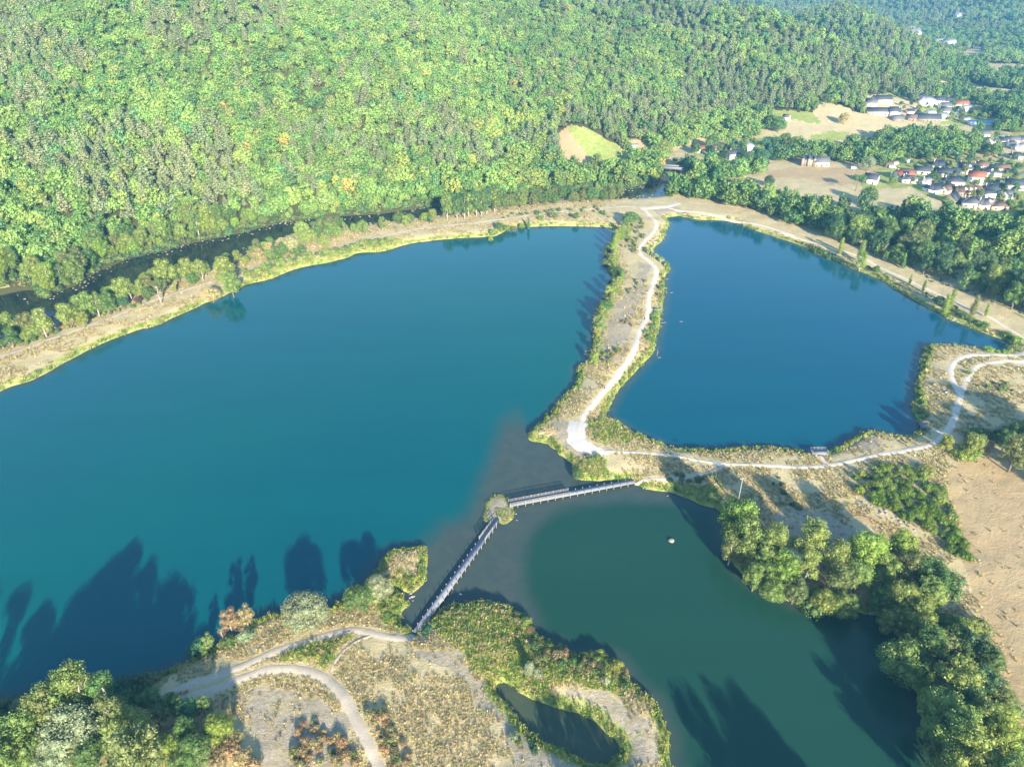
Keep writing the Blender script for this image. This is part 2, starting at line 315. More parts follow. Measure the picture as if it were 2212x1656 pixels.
CLEAR_TRI_B = S('C2', 1530, 810, 1560, 790, 1640, 800, 1780, 880, 1950, 990, 1940, 1050, 1830, 1060, 1680, 1060, 1665, 1000)
RED_SCAR = S('C2', 1900, 900, 1960, 895, 2070, 915, 2085, 970, 1960, 985)
PASTURE = S('C3', 600, 690, 720, 700, 870, 710, 930, 640, 1060, 670, 1190, 720, 1280, 745, 1400, 765, 1540, 795, 1520, 850, 1260, 885, 1130, 880, 1080, 925, 900, 965, 720, 960, 660, 880, 620, 800, 610, 740)
PAST_G = S('C3', 600, 690, 720, 700, 870, 710, 930, 775, 820, 770, 700, 735, 630, 725)
PAST_G2 = S('C3', 860, 860, 1000, 820, 1130, 840, 1060, 885, 880, 925)
FARM = S('C3', 1180, 660, 1200, 590, 1260, 600, 1430, 600, 1560, 680, 1560, 790, 1300, 760, 1200, 730)
FIELD_C = S('C3', 540, 1085, 720, 1062, 900, 1050, 1100, 1060, 1300, 1068, 1500, 1108, 1650, 1130, 1500, 1140, 1370, 1125, 1200, 1165, 1000, 1165, 820, 1135, 620, 1112)
FIELD_D = [S('C3', 2080, 1125, 2300, 1080, 2300, 1160, 2130, 1150), S('C3', 2000, 848, 2300, 836, 2300, 868, 2020, 885), S('C3', 1880, 398, 2300, 408, 2300, 475, 2060, 470, 2000, 500, 1960, 450), S('C3', 2070, 512, 2150, 512, 2140, 535, 2070, 530), S('C3', 1790, 338, 1925, 290, 1960, 352, 1900, 392, 1830, 385),
           S('C3', 1840, 735, 1980, 735, 2050, 760, 1850, 765), S('C3', 1830, 985, 1990, 965, 2050, 1030, 1850, 1030), S('C3', 1390, 690, 1470, 660, 1560, 700, 1560, 730, 1400, 740)]
FIELD_G = [S('C3', 1600, 950, 1800, 890, 1900, 905, 1800, 945, 1640, 970), S('C3', 1860, 562, 2000, 572, 2110, 582, 2110, 632, 1960, 622), S('C3', 1700, 640, 1830, 668, 1950, 690, 1940, 722, 1800, 700, 1700, 665), S('C3', 1260, 600, 1360, 588, 1430, 610, 1400, 625, 1270, 620),
           S('C3', 100, 930, 420, 890, 640, 850, 700, 930, 600, 1010, 400, 1040, 200, 1000, 120, 980)]
BARE_EDGE = [S('C3', 110, 900, 200, 880, 330, 910, 560, 910, 600, 930, 300, 945, 120, 940), S('C2', 1000, 1050, 1070, 1050, 1060, 1110, 1010, 1090)]
VILL = [S('C3', 1520, 615, 1720, 630, 1860, 665, 2010, 760, 1800, 800, 1560, 775), S('C3', 1180, 1130, 1330, 1040, 1450, 1005, 1620, 1005, 1900, 990, 2300, 1040, 2300, 1420, 2000, 1345, 1800, 1300, 1620, 1245, 1500, 1185, 1180, 1190), S('C3', 1900, 830, 2300, 850, 2300, 960, 1940, 900)]
CLEARINGS = [CLEAR_TRI_A, CLEAR_TRI_B, RED_SCAR, PASTURE, FARM, FIELD_C] + FIELD_D + FIELD_G + VILL + BARE_EDGE
BIGFIELD = S('V', 2080, 1000, 2130, 985, 2400, 940, 2400, 1800, 2212, 1640, 2200, 1560, 2150, 1420, 2100, 1280, 2075, 1180, 2065, 1100, 2040, 1030)
GRAVEL = [S('D3', 160, 200, 260, 190, 330, 230, 400, 330, 560, 360, 500, 410, 330, 440, 250, 380, 200, 290), S('D1', 1480, 1200, 1700, 1130, 2000, 1230, 2208, 1330, 2208, 1700, 1650, 1700, 1580, 1400), S('D2', 0, 1150, 200, 1250, 340, 1400, 500, 1650, 0, 1660),
          S('D2', 860, 900, 1180, 930, 1240, 1060, 1130, 1040, 900, 960), S('D2', 1130, 1040, 1240, 1020, 1330, 1160, 1400, 1260, 1560, 1420, 1700, 1530, 1900, 1620, 2040, 1660, 2090, 1660, 1500, 1700, 1440, 1450, 1260, 1230),
          S('D2', 1830, 1170, 2050, 1150, 2208, 1250, 2400, 1400, 2500, 1656, 2190, 1656, 2208, 1500, 2050, 1330, 1830, 1280), S('D4', 820, 20, 1000, 60, 1250, 200, 1100, 300, 700, 240, 600, 60, 640, 40), S('D3', 1700, 1, 1, 1, 1, 2) * 0,
          S('C5', 1060, 610, 1200, 640, 1180, 780, 1080, 900, 1000, 1000, 960, 1200, 900, 1400, 1100, 1350, 1150, 1100, 1260, 760, 1300, 660), S('C5', 1290, 250, 1500, 215, 1560, 300, 1400, 320), S('D3', 1990, 330, 2208, 270, 2300, 330, 2208, 370, 2000, 390), S('D4', 1180, 590, 1300, 620, 1350, 700, 1200, 690),
          S('D5', 790, 500, 880, 470, 940, 540, 940, 640, 870, 630, 780, 600)]
PINKROCK = [S('D4', 1120, 0, 1230, 60, 1400, 140, 1560, 230, 1420, 250, 1200, 130, 1080, 30)]
GREENS = [S('D2', 50, 930, 320, 840, 500, 810, 380, 900, 420, 960, 300, 1010, 60, 990), S('D2', 1050, 660, 1300, 620, 1500, 680, 1600, 800, 1700, 900, 2100, 960, 2208, 1040, 2208, 1200, 1900, 1120, 1620, 1180, 1460, 1090, 1330, 1080, 1200, 960, 1100, 860, 980, 800),
          S('D3', 390, 200, 500, 185, 640, 230, 760, 300, 600, 330, 480, 330), S('D2', 640, 560, 760, 560, 820, 620, 780, 740, 700, 740, 600, 640), S('D2', 760, 420, 900, 440, 930, 500, 840, 550, 730, 510),
          S('C4', 1520, 310, 1700, 270, 2208, 150, 2208, 205, 1800, 290, 1560, 370), S('C2', 0, 1590, 300, 1530, 500, 1510, 380, 1590, 0, 1656), S('D3', 910, 560, 1250, 590, 1240, 740, 1000, 660), S('D5', 900, 560, 985, 560, 990, 640, 900, 680),
          S('D3', 360, 430, 520, 420, 540, 500, 400, 530)]
gi = cover(GREENS) + cover(FIELD_G) * .9 + cover([PAST_G]) * .95 + cover([PAST_G2]) * .5 + cover([CLEAR_TRI_B]) * .8
gi += cover([PASTURE]) * .3 * fbm(GX / 12, GY / 12, 3); gi += cover(VILL) * (.35 + fbm(GX / 8, GY / 8, 2) * .8)
gi = np.maximum(gi, sstep(4.5, 1.5, GS) * (GS > -1) * .6 * (np.hypot(GX, GY) < 900))
gi = gi + ((PXv < 1330) & (PYv < 870) & (GS > 2) & (GS < 30) & (GH < 2)) * .45 * fbm(GX / 7, GY / 7, 3)
_is = inpoly(GX, GY, gISLE); gi = np.where(_is, np.where(GS < .9, .8, .12), gi)
gr = cover(GRAVEL) * (.35 + .75 * fbm(GX / 5, GY / 5, 4)) * .95
gr = np.where(_is & (GS > .9), .8, gr)
ba = cover([CLEAR_TRI_A, RED_SCAR, FIELD_C, BIGFIELD]) + cover(PINKROCK) + cover(BARE_EDGE) + cover(FIELD_D) * .5
fo = np.clip(sstep(3, 12, GH) + (np.hypot(GX, GY) > 1100) * 1.0, 0, 1)
RBk = S('V', 20, 625, 'C4', 280, 485, 400, 395, 500, 370, 590, 295, 700, 255, 800, 210, 900, 182, 1050, 160, 1130, 125, 1300, 90, 1400, 70, 1560, 43, 1650, 10, 1750, -20, 'C2', 60, 1367, 400, 1337, 760, 1275, 1110, 1245, 1345, 1200, 1640, 1187, 2000, 1167, 'V', 1428, 378, 1400, 330, 900, 380, 0, 500)
fo = np.maximum(np.maximum(fo, cover([RBk])), (GW == 4) & (GS < 3.2) & (np.hypot(GX, GY) < 900)) * (1 - np.clip(cover(CLEARINGS), 0, 1))
CLR = np.clip(cover(CLEARINGS), 0, 1)
cov = np.stack([np.clip(gi, 0, 1), np.clip(gr, 0, 1), np.clip(ba, 0, 1), fo], 1)
idx = np.arange(NA * ND).reshape(ND, NA)
QF = np.stack([idx[:-1, :-1], idx[:-1, 1:], idx[1:, 1:], idx[1:, :-1]], -1).reshape(-1, 4)[:, ::-1]
m, nt, b = new_mat('land', .95, .1); M_LAND = m
pos = N(nt, 'ShaderNodeNewGeometry').outputs['Position']
att = N(nt, 'ShaderNodeAttribute', attribute_name='cov'); sep = N(nt, 'ShaderNodeSeparateColor'); nt.links.new(att.outputs['Color'], sep.inputs[0])
n1 = noise(nt, .12, 5, .65, pos); n2 = noise(nt, 1.1, 5, .7, pos); n3 = noise(nt, 4.5, 3, .7, pos); n4 = noise(nt, .35, 4, .6, pos)
dry = mix(nt, n1, (.46, .37, .18), (.66, .54, .32)); dry = mix(nt, mth(nt, 'MULTIPLY', n2, .9, True), dry, (.36, .31, .14)); dry = mix(nt, ramp(nt, n4, [(.45, (0, 0, 0)), (.65, (1, 1, 1))]), dry, (.54, .44, .25))  # straw albedo lightened to look sunlit, since low sun barely reaches flat ground
dry = mix(nt, ramp(nt, n3, [(.5, (0, 0, 0)), (.75, (.6, .6, .6))]), dry, (.74, .64, .42))
grn = mix(nt, n2, (.16, .25, .05), (.36, .42, .10)); grn = mix(nt, ramp(nt, n4, [(.45, (0, 0, 0)), (.6, (.8, .8, .8))]), grn, (.40, .37, .13))
gvl = mix(nt, ramp(nt, n3, [(.35, (0, 0, 0)), (.65, (1, 1, 1))]), (.28, .24, .18), (.50, .44, .34)); gvl = mix(nt, ramp(nt, n2, [(.44, (0, 0, 0)), (.60, (.85, .85, .85))]), gvl, (.34, .28, .15))
bare = mix(nt, n2, (.40, .275, .135), (.53, .39, .215)); bare = mix(nt, ramp(nt, n1, [(.4, (0, 0, 0)), (.65, (.6, .6, .6))]), bare, (.42, .34, .18))
flo = mix(nt, n2, (.045, .06, .02), (.11, .10, .04))
def msk(ch, lo=.3, hi=.62): return ramp(nt, mth(nt, 'ADD', ch, mth(nt, 'MULTIPLY', mth(nt, 'SUBTRACT', n2, .5), .7)), [(lo, (0, 0, 0)), (hi, (1, 1, 1))])
c = mix(nt, msk(sep.outputs[2]), dry, bare); c = mix(nt, msk(sep.outputs[1]), c, gvl); c = mix(nt, msk(sep.outputs[0]), c, grn); c = mix(nt, msk(att.outputs['Alpha'], .4, .6), c, flo)
nt.links.new(c, b.inputs['Base Color'])
bp = N(nt, 'ShaderNodeBump'); bp.inputs['Strength'].default_value = .9; bp.inputs['Distance'].default_value = .35
nt.links.new(mth(nt, 'ADD', n2, mth(nt, 'MULTIPLY', n3, .5)), bp.inputs['Height']); nt.links.new(bp.outputs[0], b.inputs['Normal'])
g = mesh_obj('ground', np.stack([GX, GY, GZ], 1), QF, M_LAND, smooth_=True, cols={'cov': ('POINT', cov)})
tag(g, kind='structure')
# ------------------------------------------------------------------ water
sh_in = inpoly(PXv, PYv, SHALLOW); sh_d = np.where(sh_in, 1, -1) * segdist(PXv, PYv, SHALLOW, True, 40)
shal = np.maximum(sstep(-34, 16, sh_d + (fbm(GX / 14, GY / 14, 2) - .5) * 16) * (PYv > 900), sstep(-5, -.3, GS) * .75)
BASIN = S('V', 1110, 1085, 1250, 1075, 1400, 1060, 1600, 1060, 2400, 1300, 2400, 2000, 1300, 2000, 1100, 1400, 1080, 1200)
bas_d = np.where(inpoly(PXv, PYv, BASIN), 1, -1) * segdist(PXv, PYv, BASIN, True, 80); basin = sstep(-30, 60, bas_d)
def water(name, wid, base, shallow, rough=.06, murk=None):
    keep = (GW == wid) & (GS < 4) & (np.hypot(GX, GY) < 1000)
    fk = keep[QF].any(1); f = QF[fk]; u, inv = np.unique(f, return_inverse=True)
    v = np.stack([GX[u], GY[u], np.zeros(len(u))], 1)
    m, nt, b = new_mat(name + '_surface', rough, .40); b.inputs['IOR'].default_value = 1.33
    pos = N(nt, 'ShaderNodeNewGeometry').outputs['Position']
    a = N(nt, 'ShaderNodeAttribute', attribute_name='shallow').outputs['Fac']
    big = noise(nt, .006, 2, .5, pos); mot = noise(nt, .25, 4, .6, pos)
    deep = mix(nt, ramp(nt, big, [(.35, (0, 0, 0)), (.65, (1, 1, 1))]), base[0], base[1])
    if murk: deep = mix(nt, N(nt, 'ShaderNodeAttribute', attribute_name='basin').outputs['Fac'], deep, murk)
    mp2 = N(nt, 'ShaderNodeMapping'); nt.links.new(pos, mp2.inputs[0]); mp2.inputs['Scale'].default_value = (.35, 1.5, 1); mp2.inputs['Rotation'].default_value = (0, 0, .5)
    wp = noise(nt, .045, 5, .65, mp2.outputs[0]); deep = mix(nt, 1.0, deep, ramp(nt, wp, [(.3, (.88, .90, .90)), (.7, (1.0, 1.0, 1.0))]), 'MULTIPLY')  # wind-ripple sheen painted as faint streaks in the base colour
    sc = mix(nt, ramp(nt, mot, [(.42, (0, 0, 0)), (.62, (1, 1, 1))]), shallow[0], shallow[1])
    nt.links.new(mix(nt, a, deep, sc), b.inputs['Base Color'])
    mp = N(nt, 'ShaderNodeMapping'); nt.links.new(pos, mp.inputs[0]); mp.inputs['Scale'].default_value = (1, 2.2, 1)
    w = noise(nt, 1.4, 3, .6, mp.outputs[0]); bp = N(nt, 'ShaderNodeBump'); bp.inputs['Strength'].default_value = .25; bp.inputs['Distance'].default_value = .03
    nt.links.new(w, bp.inputs['Height']); nt.links.new(bp.outputs[0], b.inputs['Normal'])
    o = mesh_obj(name, v, inv.reshape(f.shape), m, smooth_=True, cols={'shallow': ('POINT', np.clip(shal[u], 0, 1)), 'basin': ('POINT', basin[u])})
    tag(o, kind='structure'); return o
water('lake_water', 1, ((.000, .082, .105), (.000, .096, .092)), ((.046, .068, .060), (.056, .076, .064)), murk=(.012, .058, .038))
water('water', 2, ((.000, .072, .122), (.000, .082, .114)), ((.05, .08, .07), (.07, .10, .08)))
water('pond_water', 3, ((.045, .075, .045), (.06, .09, .05)), ((.06, .08, .045), (.08, .09, .05)))
water('river_water', 4, ((.012, .022, .018), (.02, .03, .022)), ((.05, .05, .035), (.02, .03, .02)), .12)
# ------------------------------------------------------------------ paths
def heights(xy): return ground(xy[:, 0], xy[:, 1])
M_PATH = plain('path_gravel', (.46, .39, .29), .95, .18, 2.5); M_PATHW = plain('white_path_gravel', (.60, .52, .40), .95, .16, 2.0); M_TRACK = plain('dirt_track', (.50, .40, .27), .95, .2, 1.5)
PATHS = []
def path(px, width, mat, z0=2.0, name='path', wend=None):
    c = smooth(gnd(px, z0), 3, False); c = densify(c, 1.5); n = len(c)
    t = np.gradient(c, axis=0); t /= np.linalg.norm(t, axis=1)[:, None] + 1e-9; nn = np.stack([-t[:, 1], t[:, 0]], 1)
    w = np.linspace(width, wend or width, n) * .5 * (1 + .12 * (vnoise(np.arange(n) / 6.0, np.full(n, 3.3 + width)) - .5))
    K = 5; V = []; ph = len(PATHS) * 7.7; wl_ = 1 + .34 * (vnoise(np.arange(n) / 1.7, np.full(n, ph)) - .5); wr_ = 1 + .34 * (vnoise(np.arange(n) / 1.7, np.full(n, ph + 3)) - .5)
    for k in range(K):
        u = (k / (K - 1) * 2 - 1); V.append(c + nn * (w * u * (wl_ if u < 0 else wr_))[:, None])
    V = np.stack(V, 1).reshape(-1, 2); z = heights(V).reshape(n, K)
    z = np.maximum(z, z.mean(1, keepdims=True) - .1) + .12; z[:, 0] -= .16; z[:, -1] -= .16
    i = np.arange(n * K).reshape(n, K); F = np.stack([i[:-1, :-1], i[:-1, 1:], i[1:, 1:], i[1:, :-1]], -1).reshape(-1, 4)[:, ::-1]
    o = mesh_obj(name, np.concatenate([V, z.reshape(-1, 1)], 1), F, mat, smooth_=True); tag(o, kind='structure'); PATHS.append((c, width)); return o
path(S('C5', 1225, 235, 1290, 300, 1335, 350, 1330, 390, 1290, 450, 1230, 500, 1195, 545, 1215, 590, 1290, 640, 1335, 690, 1330, 750, 1290, 850, 1270, 950, 1275, 1000, 1260, 1060, 1210, 1150, 1180, 1270, 1120, 1370, 1040, 1480, 960, 1570, 890, 1656, 'D3', 450, 60, 380, 140, 342, 220, 330, 280, 370, 330, 440, 375, 540, 385), 2.8, M_PATHW)
path(S('D3', 500, 375, 700, 385, 850, 395, 1000, 415, 1150, 440, 1270, 460, 1420, 460, 1600, 475, 1780, 478, 1900, 465, 2050, 435, 2208, 405, 'G', 200, 650, 400, 610, 560, 570, 680, 500, 760, 430, 850, 350, 900, 280, 950, 150, 1000, 0, 'C6', 1650, 1540, 1680, 1420, 1705, 1330, 1740, 1260, 1800, 1160, 1870, 1115, 2000, 1095, 2208, 1093, 2500, 1093), 1.6, M_PATHW, wend=3.2)
path(S('C6', 1692, 1360, 1640, 1270, 1610, 1180, 1630, 1110, 1700, 1060, 1800, 1040, 1950, 1040, 2100, 1045, 2208, 1030, 2290, 970), 2.8, M_PATHW)
path(S('C6', 2500, 1100, 2290, 970, 2208, 910, 2100, 840, 1950, 750, 1830, 705, 1660, 620, 1500, 550, 1280, 445, 1060, 345, 980, 300, 850, 240, 720, 205, 560, 150, 400, 105, 200, 40, 'C3', 800, 1500, 600, 1430, 400, 1385, 200, 1345, 20, 1325, 'C5', 1420, 240), 2.0, M_PATHW)
path(S('C6', 2500, 800, 2208, 690, 2000, 600, 1800, 530, 1550, 445, 1300, 345, 1100, 250, 950, 195, 800, 130, 600, 75, 'C3', 1000, 1470, 800, 1400, 560, 1340, 300, 1290, 100, 1280), 2.2, M_TRACK)
path(S('V', -260, 850, 'C4', 0, 830, 120, 790, 350, 710, 600, 620, 760, 560, 880, 510, 960, 480, 1100, 430, 1270, 375, 1400, 340, 1520, 295, 1700, 240, 1870, 210, 2050, 165, 2208, 125, 'C2', 200, 1535, 400, 1480, 600, 1440, 800, 1420, 1000, 1400, 1200, 1370, 1450, 1335, 1700, 1320, 1900, 1300, 2000, 1310), 2.6, M_PATH)
path(S('C5', 1215, 250, 1330, 243, 1420, 232, 1500, 210), 6, M_PATHW)
path(S('D2', 878, 806, 850, 826, 800, 838, 720, 835, 620, 815, 520, 790, 400, 805, 250, 845, 100, 895, 'D1', 1700, 945, 1500, 1030, 1300, 1100, 1080, 1190, 900, 1270), 2.4, M_PATH)
path(S('D1', 1150, 1240, 1400, 1150, 1600, 1065, 1750, 1035, 1900, 1040, 2050, 1090, 2150, 1190, 'D2', 440, 1220, 500, 1340, 560, 1460, 620, 1580, 700, 1760), 2.6, M_PATH)
path(S('D3', 692, 552, 760, 540, 900, 545, 1050, 535, 1180, 510, 1270, 465), 1.5, M_PATH)
path(S('D3', 345, 190, 318, 270, 345, 330, 440, 375, 500, 385), 7.5, plain('pale_rubble', (.58, .54, .47), .95, .22, 2.2), wend=5)
M_ROAD = plain('asphalt', (.17, .17, .18), .95, .12, .8)
path(S('D7', 940, 1275, 1050, 1262, 1180, 1238, 1300, 1255, 1420, 1330, 1500, 1350, 1700, 1440, 1900, 1480, 2212, 1545), 4.2, M_ROAD, name='road')
path(S('D7', 1420, 1330, 1480, 1250, 1440, 1180, 1380, 1120, 1200, 1110, 1000, 1090), 3.6, M_ROAD, name='road')
path(S('D7', 1700, 1440, 1740, 1300, 1900, 1250, 2050, 1230, 2300, 1100), 3.6, M_ROAD, name='road')
path(S('D7', 800, 575, 1000, 590, 1200, 570, 1330, 500, 1340, 420, 1250, 370, 1120, 380), 4.0, M_ROAD, name='road')
path(S('D3', 1920, 458, 1885, 425, 1868, 392), 1.5, M_PATHW); path(S('G', 830, 390, 700, 320, 540, 270), 1.6, M_PATHW); path(S('N', 405, 930, 440, 930, 462, 935), 1.0, M_PATHW)
path(S('D2', 350, 1060, 380, 990, 440, 920, 520, 860, 600, 830), .9, M_TRACK)
# ------------------------------------------------------------------ foliage meshes (unit height)
def ico():
    t = (1 + 5 ** .5) / 2
    v = np.array([(-1, t, 0), (1, t, 0), (-1, -t, 0), (1, -t, 0), (0, -1, t), (0, 1, t), (0, -1, -t), (0, 1, -t), (t, 0, -1), (t, 0, 1), (-t, 0, -1), (-t, 0, 1)], float); v /= np.linalg.norm(v[0])
    f = [(0, 11, 5), (0, 5, 1), (0, 1, 7), (0, 7, 10), (0, 10, 11), (1, 5, 9), (5, 11, 4), (11, 10, 2), (10, 7, 6), (7, 1, 8), (3, 9, 4), (3, 4, 2), (3, 2, 6), (3, 6, 8), (3, 8, 9), (4, 9, 5), (2, 4, 11), (6, 2, 10), (8, 6, 7), (9, 8, 1)]
    return v, np.array(f)
ICO = ico()
def lobes_for(kind, R):
    L = []
    if kind == 'broad':
        for k in range(30):
            a = R.random() * 6.283; z = R.random(); rr = .30 * (1 - (abs(z - .40) / .66) ** 2) ** .5 * R.uniform(.6, 1)
            L.append((math.cos(a) * rr, math.sin(a) * rr, .30 + z * .60, R.uniform(.06, .125)))
        L.append((0, 0, .52, .19)); L.append((0, 0, .70, .15))
    elif kind == 'round':
        for k in range(34):
            d = R.normal(size=3); d /= np.linalg.norm(d); d[2] = abs(d[2]) * 1.1 - .25
            L.append((d[0] * .35, d[1] * .35, .42 + d[2] * .42, R.uniform(.08, .15)))
        L.append((0, 0, .45, .32))
    elif kind == 'poplar':
        for k in range(16):
            z = k / 15; rr = .045 * R.random(); a = R.random() * 6.28
            L.append((math.cos(a) * rr, math.sin(a) * rr, .14 + z * .78, (.115 - .075 * abs(z - .35) ** 1.3) * R.uniform(.75, 1.1)))
    elif kind == 'airy':
        for k in range(20):
            a = R.random() * 6.283; z = R.random() ** .8; rr = .25 * R.random() ** .4 * (1 - .5 * z)
            L.append((math.cos(a) * rr, math.sin(a) * rr, .25 + z * .66, R.uniform(.06, .11)))
    elif kind == 'pine':
        for k in range(9):
            z = k / 8; q = 3 if z < .8 else 1
            for j in range(q):
                a = j * 2.1 + k; rr = .15 * (1 - z) * (.7 + .5 * R.random())
                L.append((math.cos(a) * rr, math.sin(a) * rr, .34 + z * .6, .05 + .085 * (1 - z)))
    elif kind == 'bush':
        for k in range(14):
            a = R.random() * 6.283; rr = .55 * R.random() ** .6
            L.append((math.cos(a) * rr, math.sin(a) * rr, .28 + .38 * (1 - rr / .6) * R.random(), R.uniform(.22, .38)))
    elif kind == 'umbrella':
        for k in range(16):
            a = R.random() * 6.283; rr = .42 * R.random() ** .5
            L.append((math.cos(a) * rr, math.sin(a) * rr, .82 + .06 * R.random(), R.uniform(.11, .15)))
    return np.array(L)
def leaves(kind, n, leaf, seed, blobs=True, flat=.5):
    R = np.random.default_rng(seed); L = lobes_for(kind, R)
    w = L[:, 3] ** 2; li = R.choice(len(L), n * 3, p=w / w.sum()); d = R.normal(size=(n * 3, 3)); d /= np.linalg.norm(d, axis=1)[:, None]
    sc = np.array([1, 1, .62 if kind == 'pine' else 1.0])
    p = L[li, :3] + d * L[li, 3:4] * R.uniform(.7, 1.25, (n * 3, 1)) * sc
    dist = np.linalg.norm((p[:, None] - L[None, :, :3]) / sc, axis=2) / L[None, :, 3]; dist[np.arange(n * 3), li] = 9
    ok = dist.min(1) > .8; p = p[ok][:n]; d = d[ok][:n]; li = li[ok][:n]; n = len(p)
    nrm = d * (1 - flat) + R.normal(size=(n, 3)) * flat + np.array([0, 0, .15]); nrm /= np.linalg.norm(nrm, axis=1)[:, None]
    a = np.cross(nrm, R.normal(size=(n, 3))); a /= np.linalg.norm(a, axis=1)[:, None]; b_ = np.cross(nrm, a)
    s = leaf * R.uniform(.55, 1.35, (n, 1)); q = R.uniform(.45, .9, (n, 1))
    V = np.stack([p - a * s, p - b_ * s * q + nrm * s * .25, p + a * s, p + b_ * s * q + nrm * s * .25], 1).reshape(-1, 3)
    F = np.arange(n * 4).reshape(n, 4); lr = R.random(len(L)); rnd = np.clip(.55 * R.random(n) + .45 * lr[li], 0, 1)
    VV = [V]; FF = [F]; RR = [rnd]
    if blobs:
        iv, if_ = ICO; k = len(L)
        bv = (L[:, None, :3] + iv[None] * L[:, 3][:, None, None] * .66 * sc * R.uniform(.85, 1.1, (k, 12, 1))).reshape(-1, 3)
        bf = (if_[None] + (np.arange(k) * 12)[:, None, None]).reshape(-1, 3) + len(V)
        VV.append(bv); FF.append(bf); RR.append(np.full(len(bf), .3))
    return np.concatenate(VV), FF, np.concatenate(RR)
def crown_mesh(name, kind, n, leaf, seed, mat, **k):
    V, F, r = leaves(kind, n, leaf, seed, **k)
    o = mesh_obj(name, V, F, mat, cols={'rnd': ('FACE', r)}); me = o.data; bpy.data.objects.remove(o); return me
def trunk_mesh(name, kind, seed, mat):
    R = random.Random(seed); b = MB(); top = dict(broad=.72, round=.55, poplar=.85, airy=.8, pine=.9, umbrella=.84, dead=.95).get(kind, .6)
    r0 = dict(poplar=.014, pine=.016, dead=.02).get(kind, .022)
    pts = [(0, 0, -.04)] + [(R.uniform(-.012, .012) * i, R.uniform(-.012, .012) * i, top * i / 5) for i in range(1, 6)]
    b.tube(pts, [r0 * (1.3 - i / 5 * .95) for i in range(6)], 6)
    for k in range({'dead': 16, 'airy': 10, 'broad': 7, 'round': 7}.get(kind, 5)):
        z = R.uniform(.28, .9) * top; a = R.random() * 6.28; l = R.uniform(.14, .26) * (1.1 - z * .5); c, s = math.cos(a), math.sin(a)
        b.tube([(0, 0, z), (c * l * .5, s * l * .5, z + l * .45), (c * l * .9, s * l * .9, z + l * 1.0)], [r0 * .55, r0 * .35, r0 * .1], 4)
    o = b.build(name, mat); me = o.data; bpy.data.objects.remove(o); return me
NEAR = {}
for kind, n, lf in (('broad', 5600, .0125), ('round', 7000, .0125), ('poplar', 3200, .011), ('airy', 3600, .0115), ('bush', 1500, .036), ('pine', 2600, .015), ('umbrella', 2400, .018)):
    NEAR[kind] = [(crown_mesh('crown', kind, n, lf, 11 + s, M_LEAF), trunk_mesh('trunk', kind, s, M_BARKP if kind in ('poplar', 'airy') else M_BARK)) for s in range(4 if kind in ('broad', 'airy') else 3)]
DEADM = [trunk_mesh('branches', 'dead', 5 + s, M_BARKP) for s in range(2)]
TINT = dict(mid=(.092, .168, .040), light=(.185, .255, .058), yel=(.23, .28, .055), lime=(.20, .29, .045), silver=(.25, .30, .16), dark=(.05, .11, .042), blue=(.06, .155, .07), olive=(.16, .19, .06), autumn=(.27, .24, .06), rust=(.29, .21, .10), pine=(.125, .155, .075), tan=(.33, .30, .13), broom=(.10, .17, .012), plum=(.12, .07, .06))
NAMES = dict(broad='broadleaf_tree', round='round_tree', poplar='poplar_tree', airy='slender_tree', bush='bush', pine='pine_tree', umbrella='umbrella_pine')
TREES = []
BUSHQ = []; NBUSH = 285
def tree(x, y, h, kind, tint, label, group=None, wide=1.0, name=None, cat=None, now=False):
    if kind == 'bush' and group and not now:
        BUSHQ.append((h * wide / math.hypot(x, y, CAMZ), (x, y, h, kind, tint, label, group, wide, name, cat))); return None
    z = float(quick(x, y)[0][0]); cm, tm = random.choice(NEAR[kind])
    r = empty(name or NAMES[kind], (x, y, max(z, -.2) - .1), random.random() * 6.28)
    r.scale = (h * wide, h * wide, h)
    tag(r, label, cat or ('bush' if kind == 'bush' else 'tree'), group)
    t = TINT[tint]; j = random.uniform(.88, 1.2) * (1.18 if y > 200 else 1.08); jr = random.uniform(.88, 1.14)
    c = bpy.data.objects.new('crown' if kind != 'bush' else 'foliage', cm); COL.objects.link(c); c.parent = r; c.color = (t[0] * j * jr, t[1] * j, t[2] * j, 1)
    if kind != 'bush':
        t_ = bpy.data.objects.new('trunk', tm); COL.objects.link(t_); t_.parent = r
    TREES.append((x, y)); return r
def at(vx, vy, z=2.0): return gnd([(vx, vy)], z)[0]
def tpx(vx, vy, h, kind, tint, label, **k):
    p = at(vx, vy); return tree(p[0], p[1], h, kind, tint, label, **k)
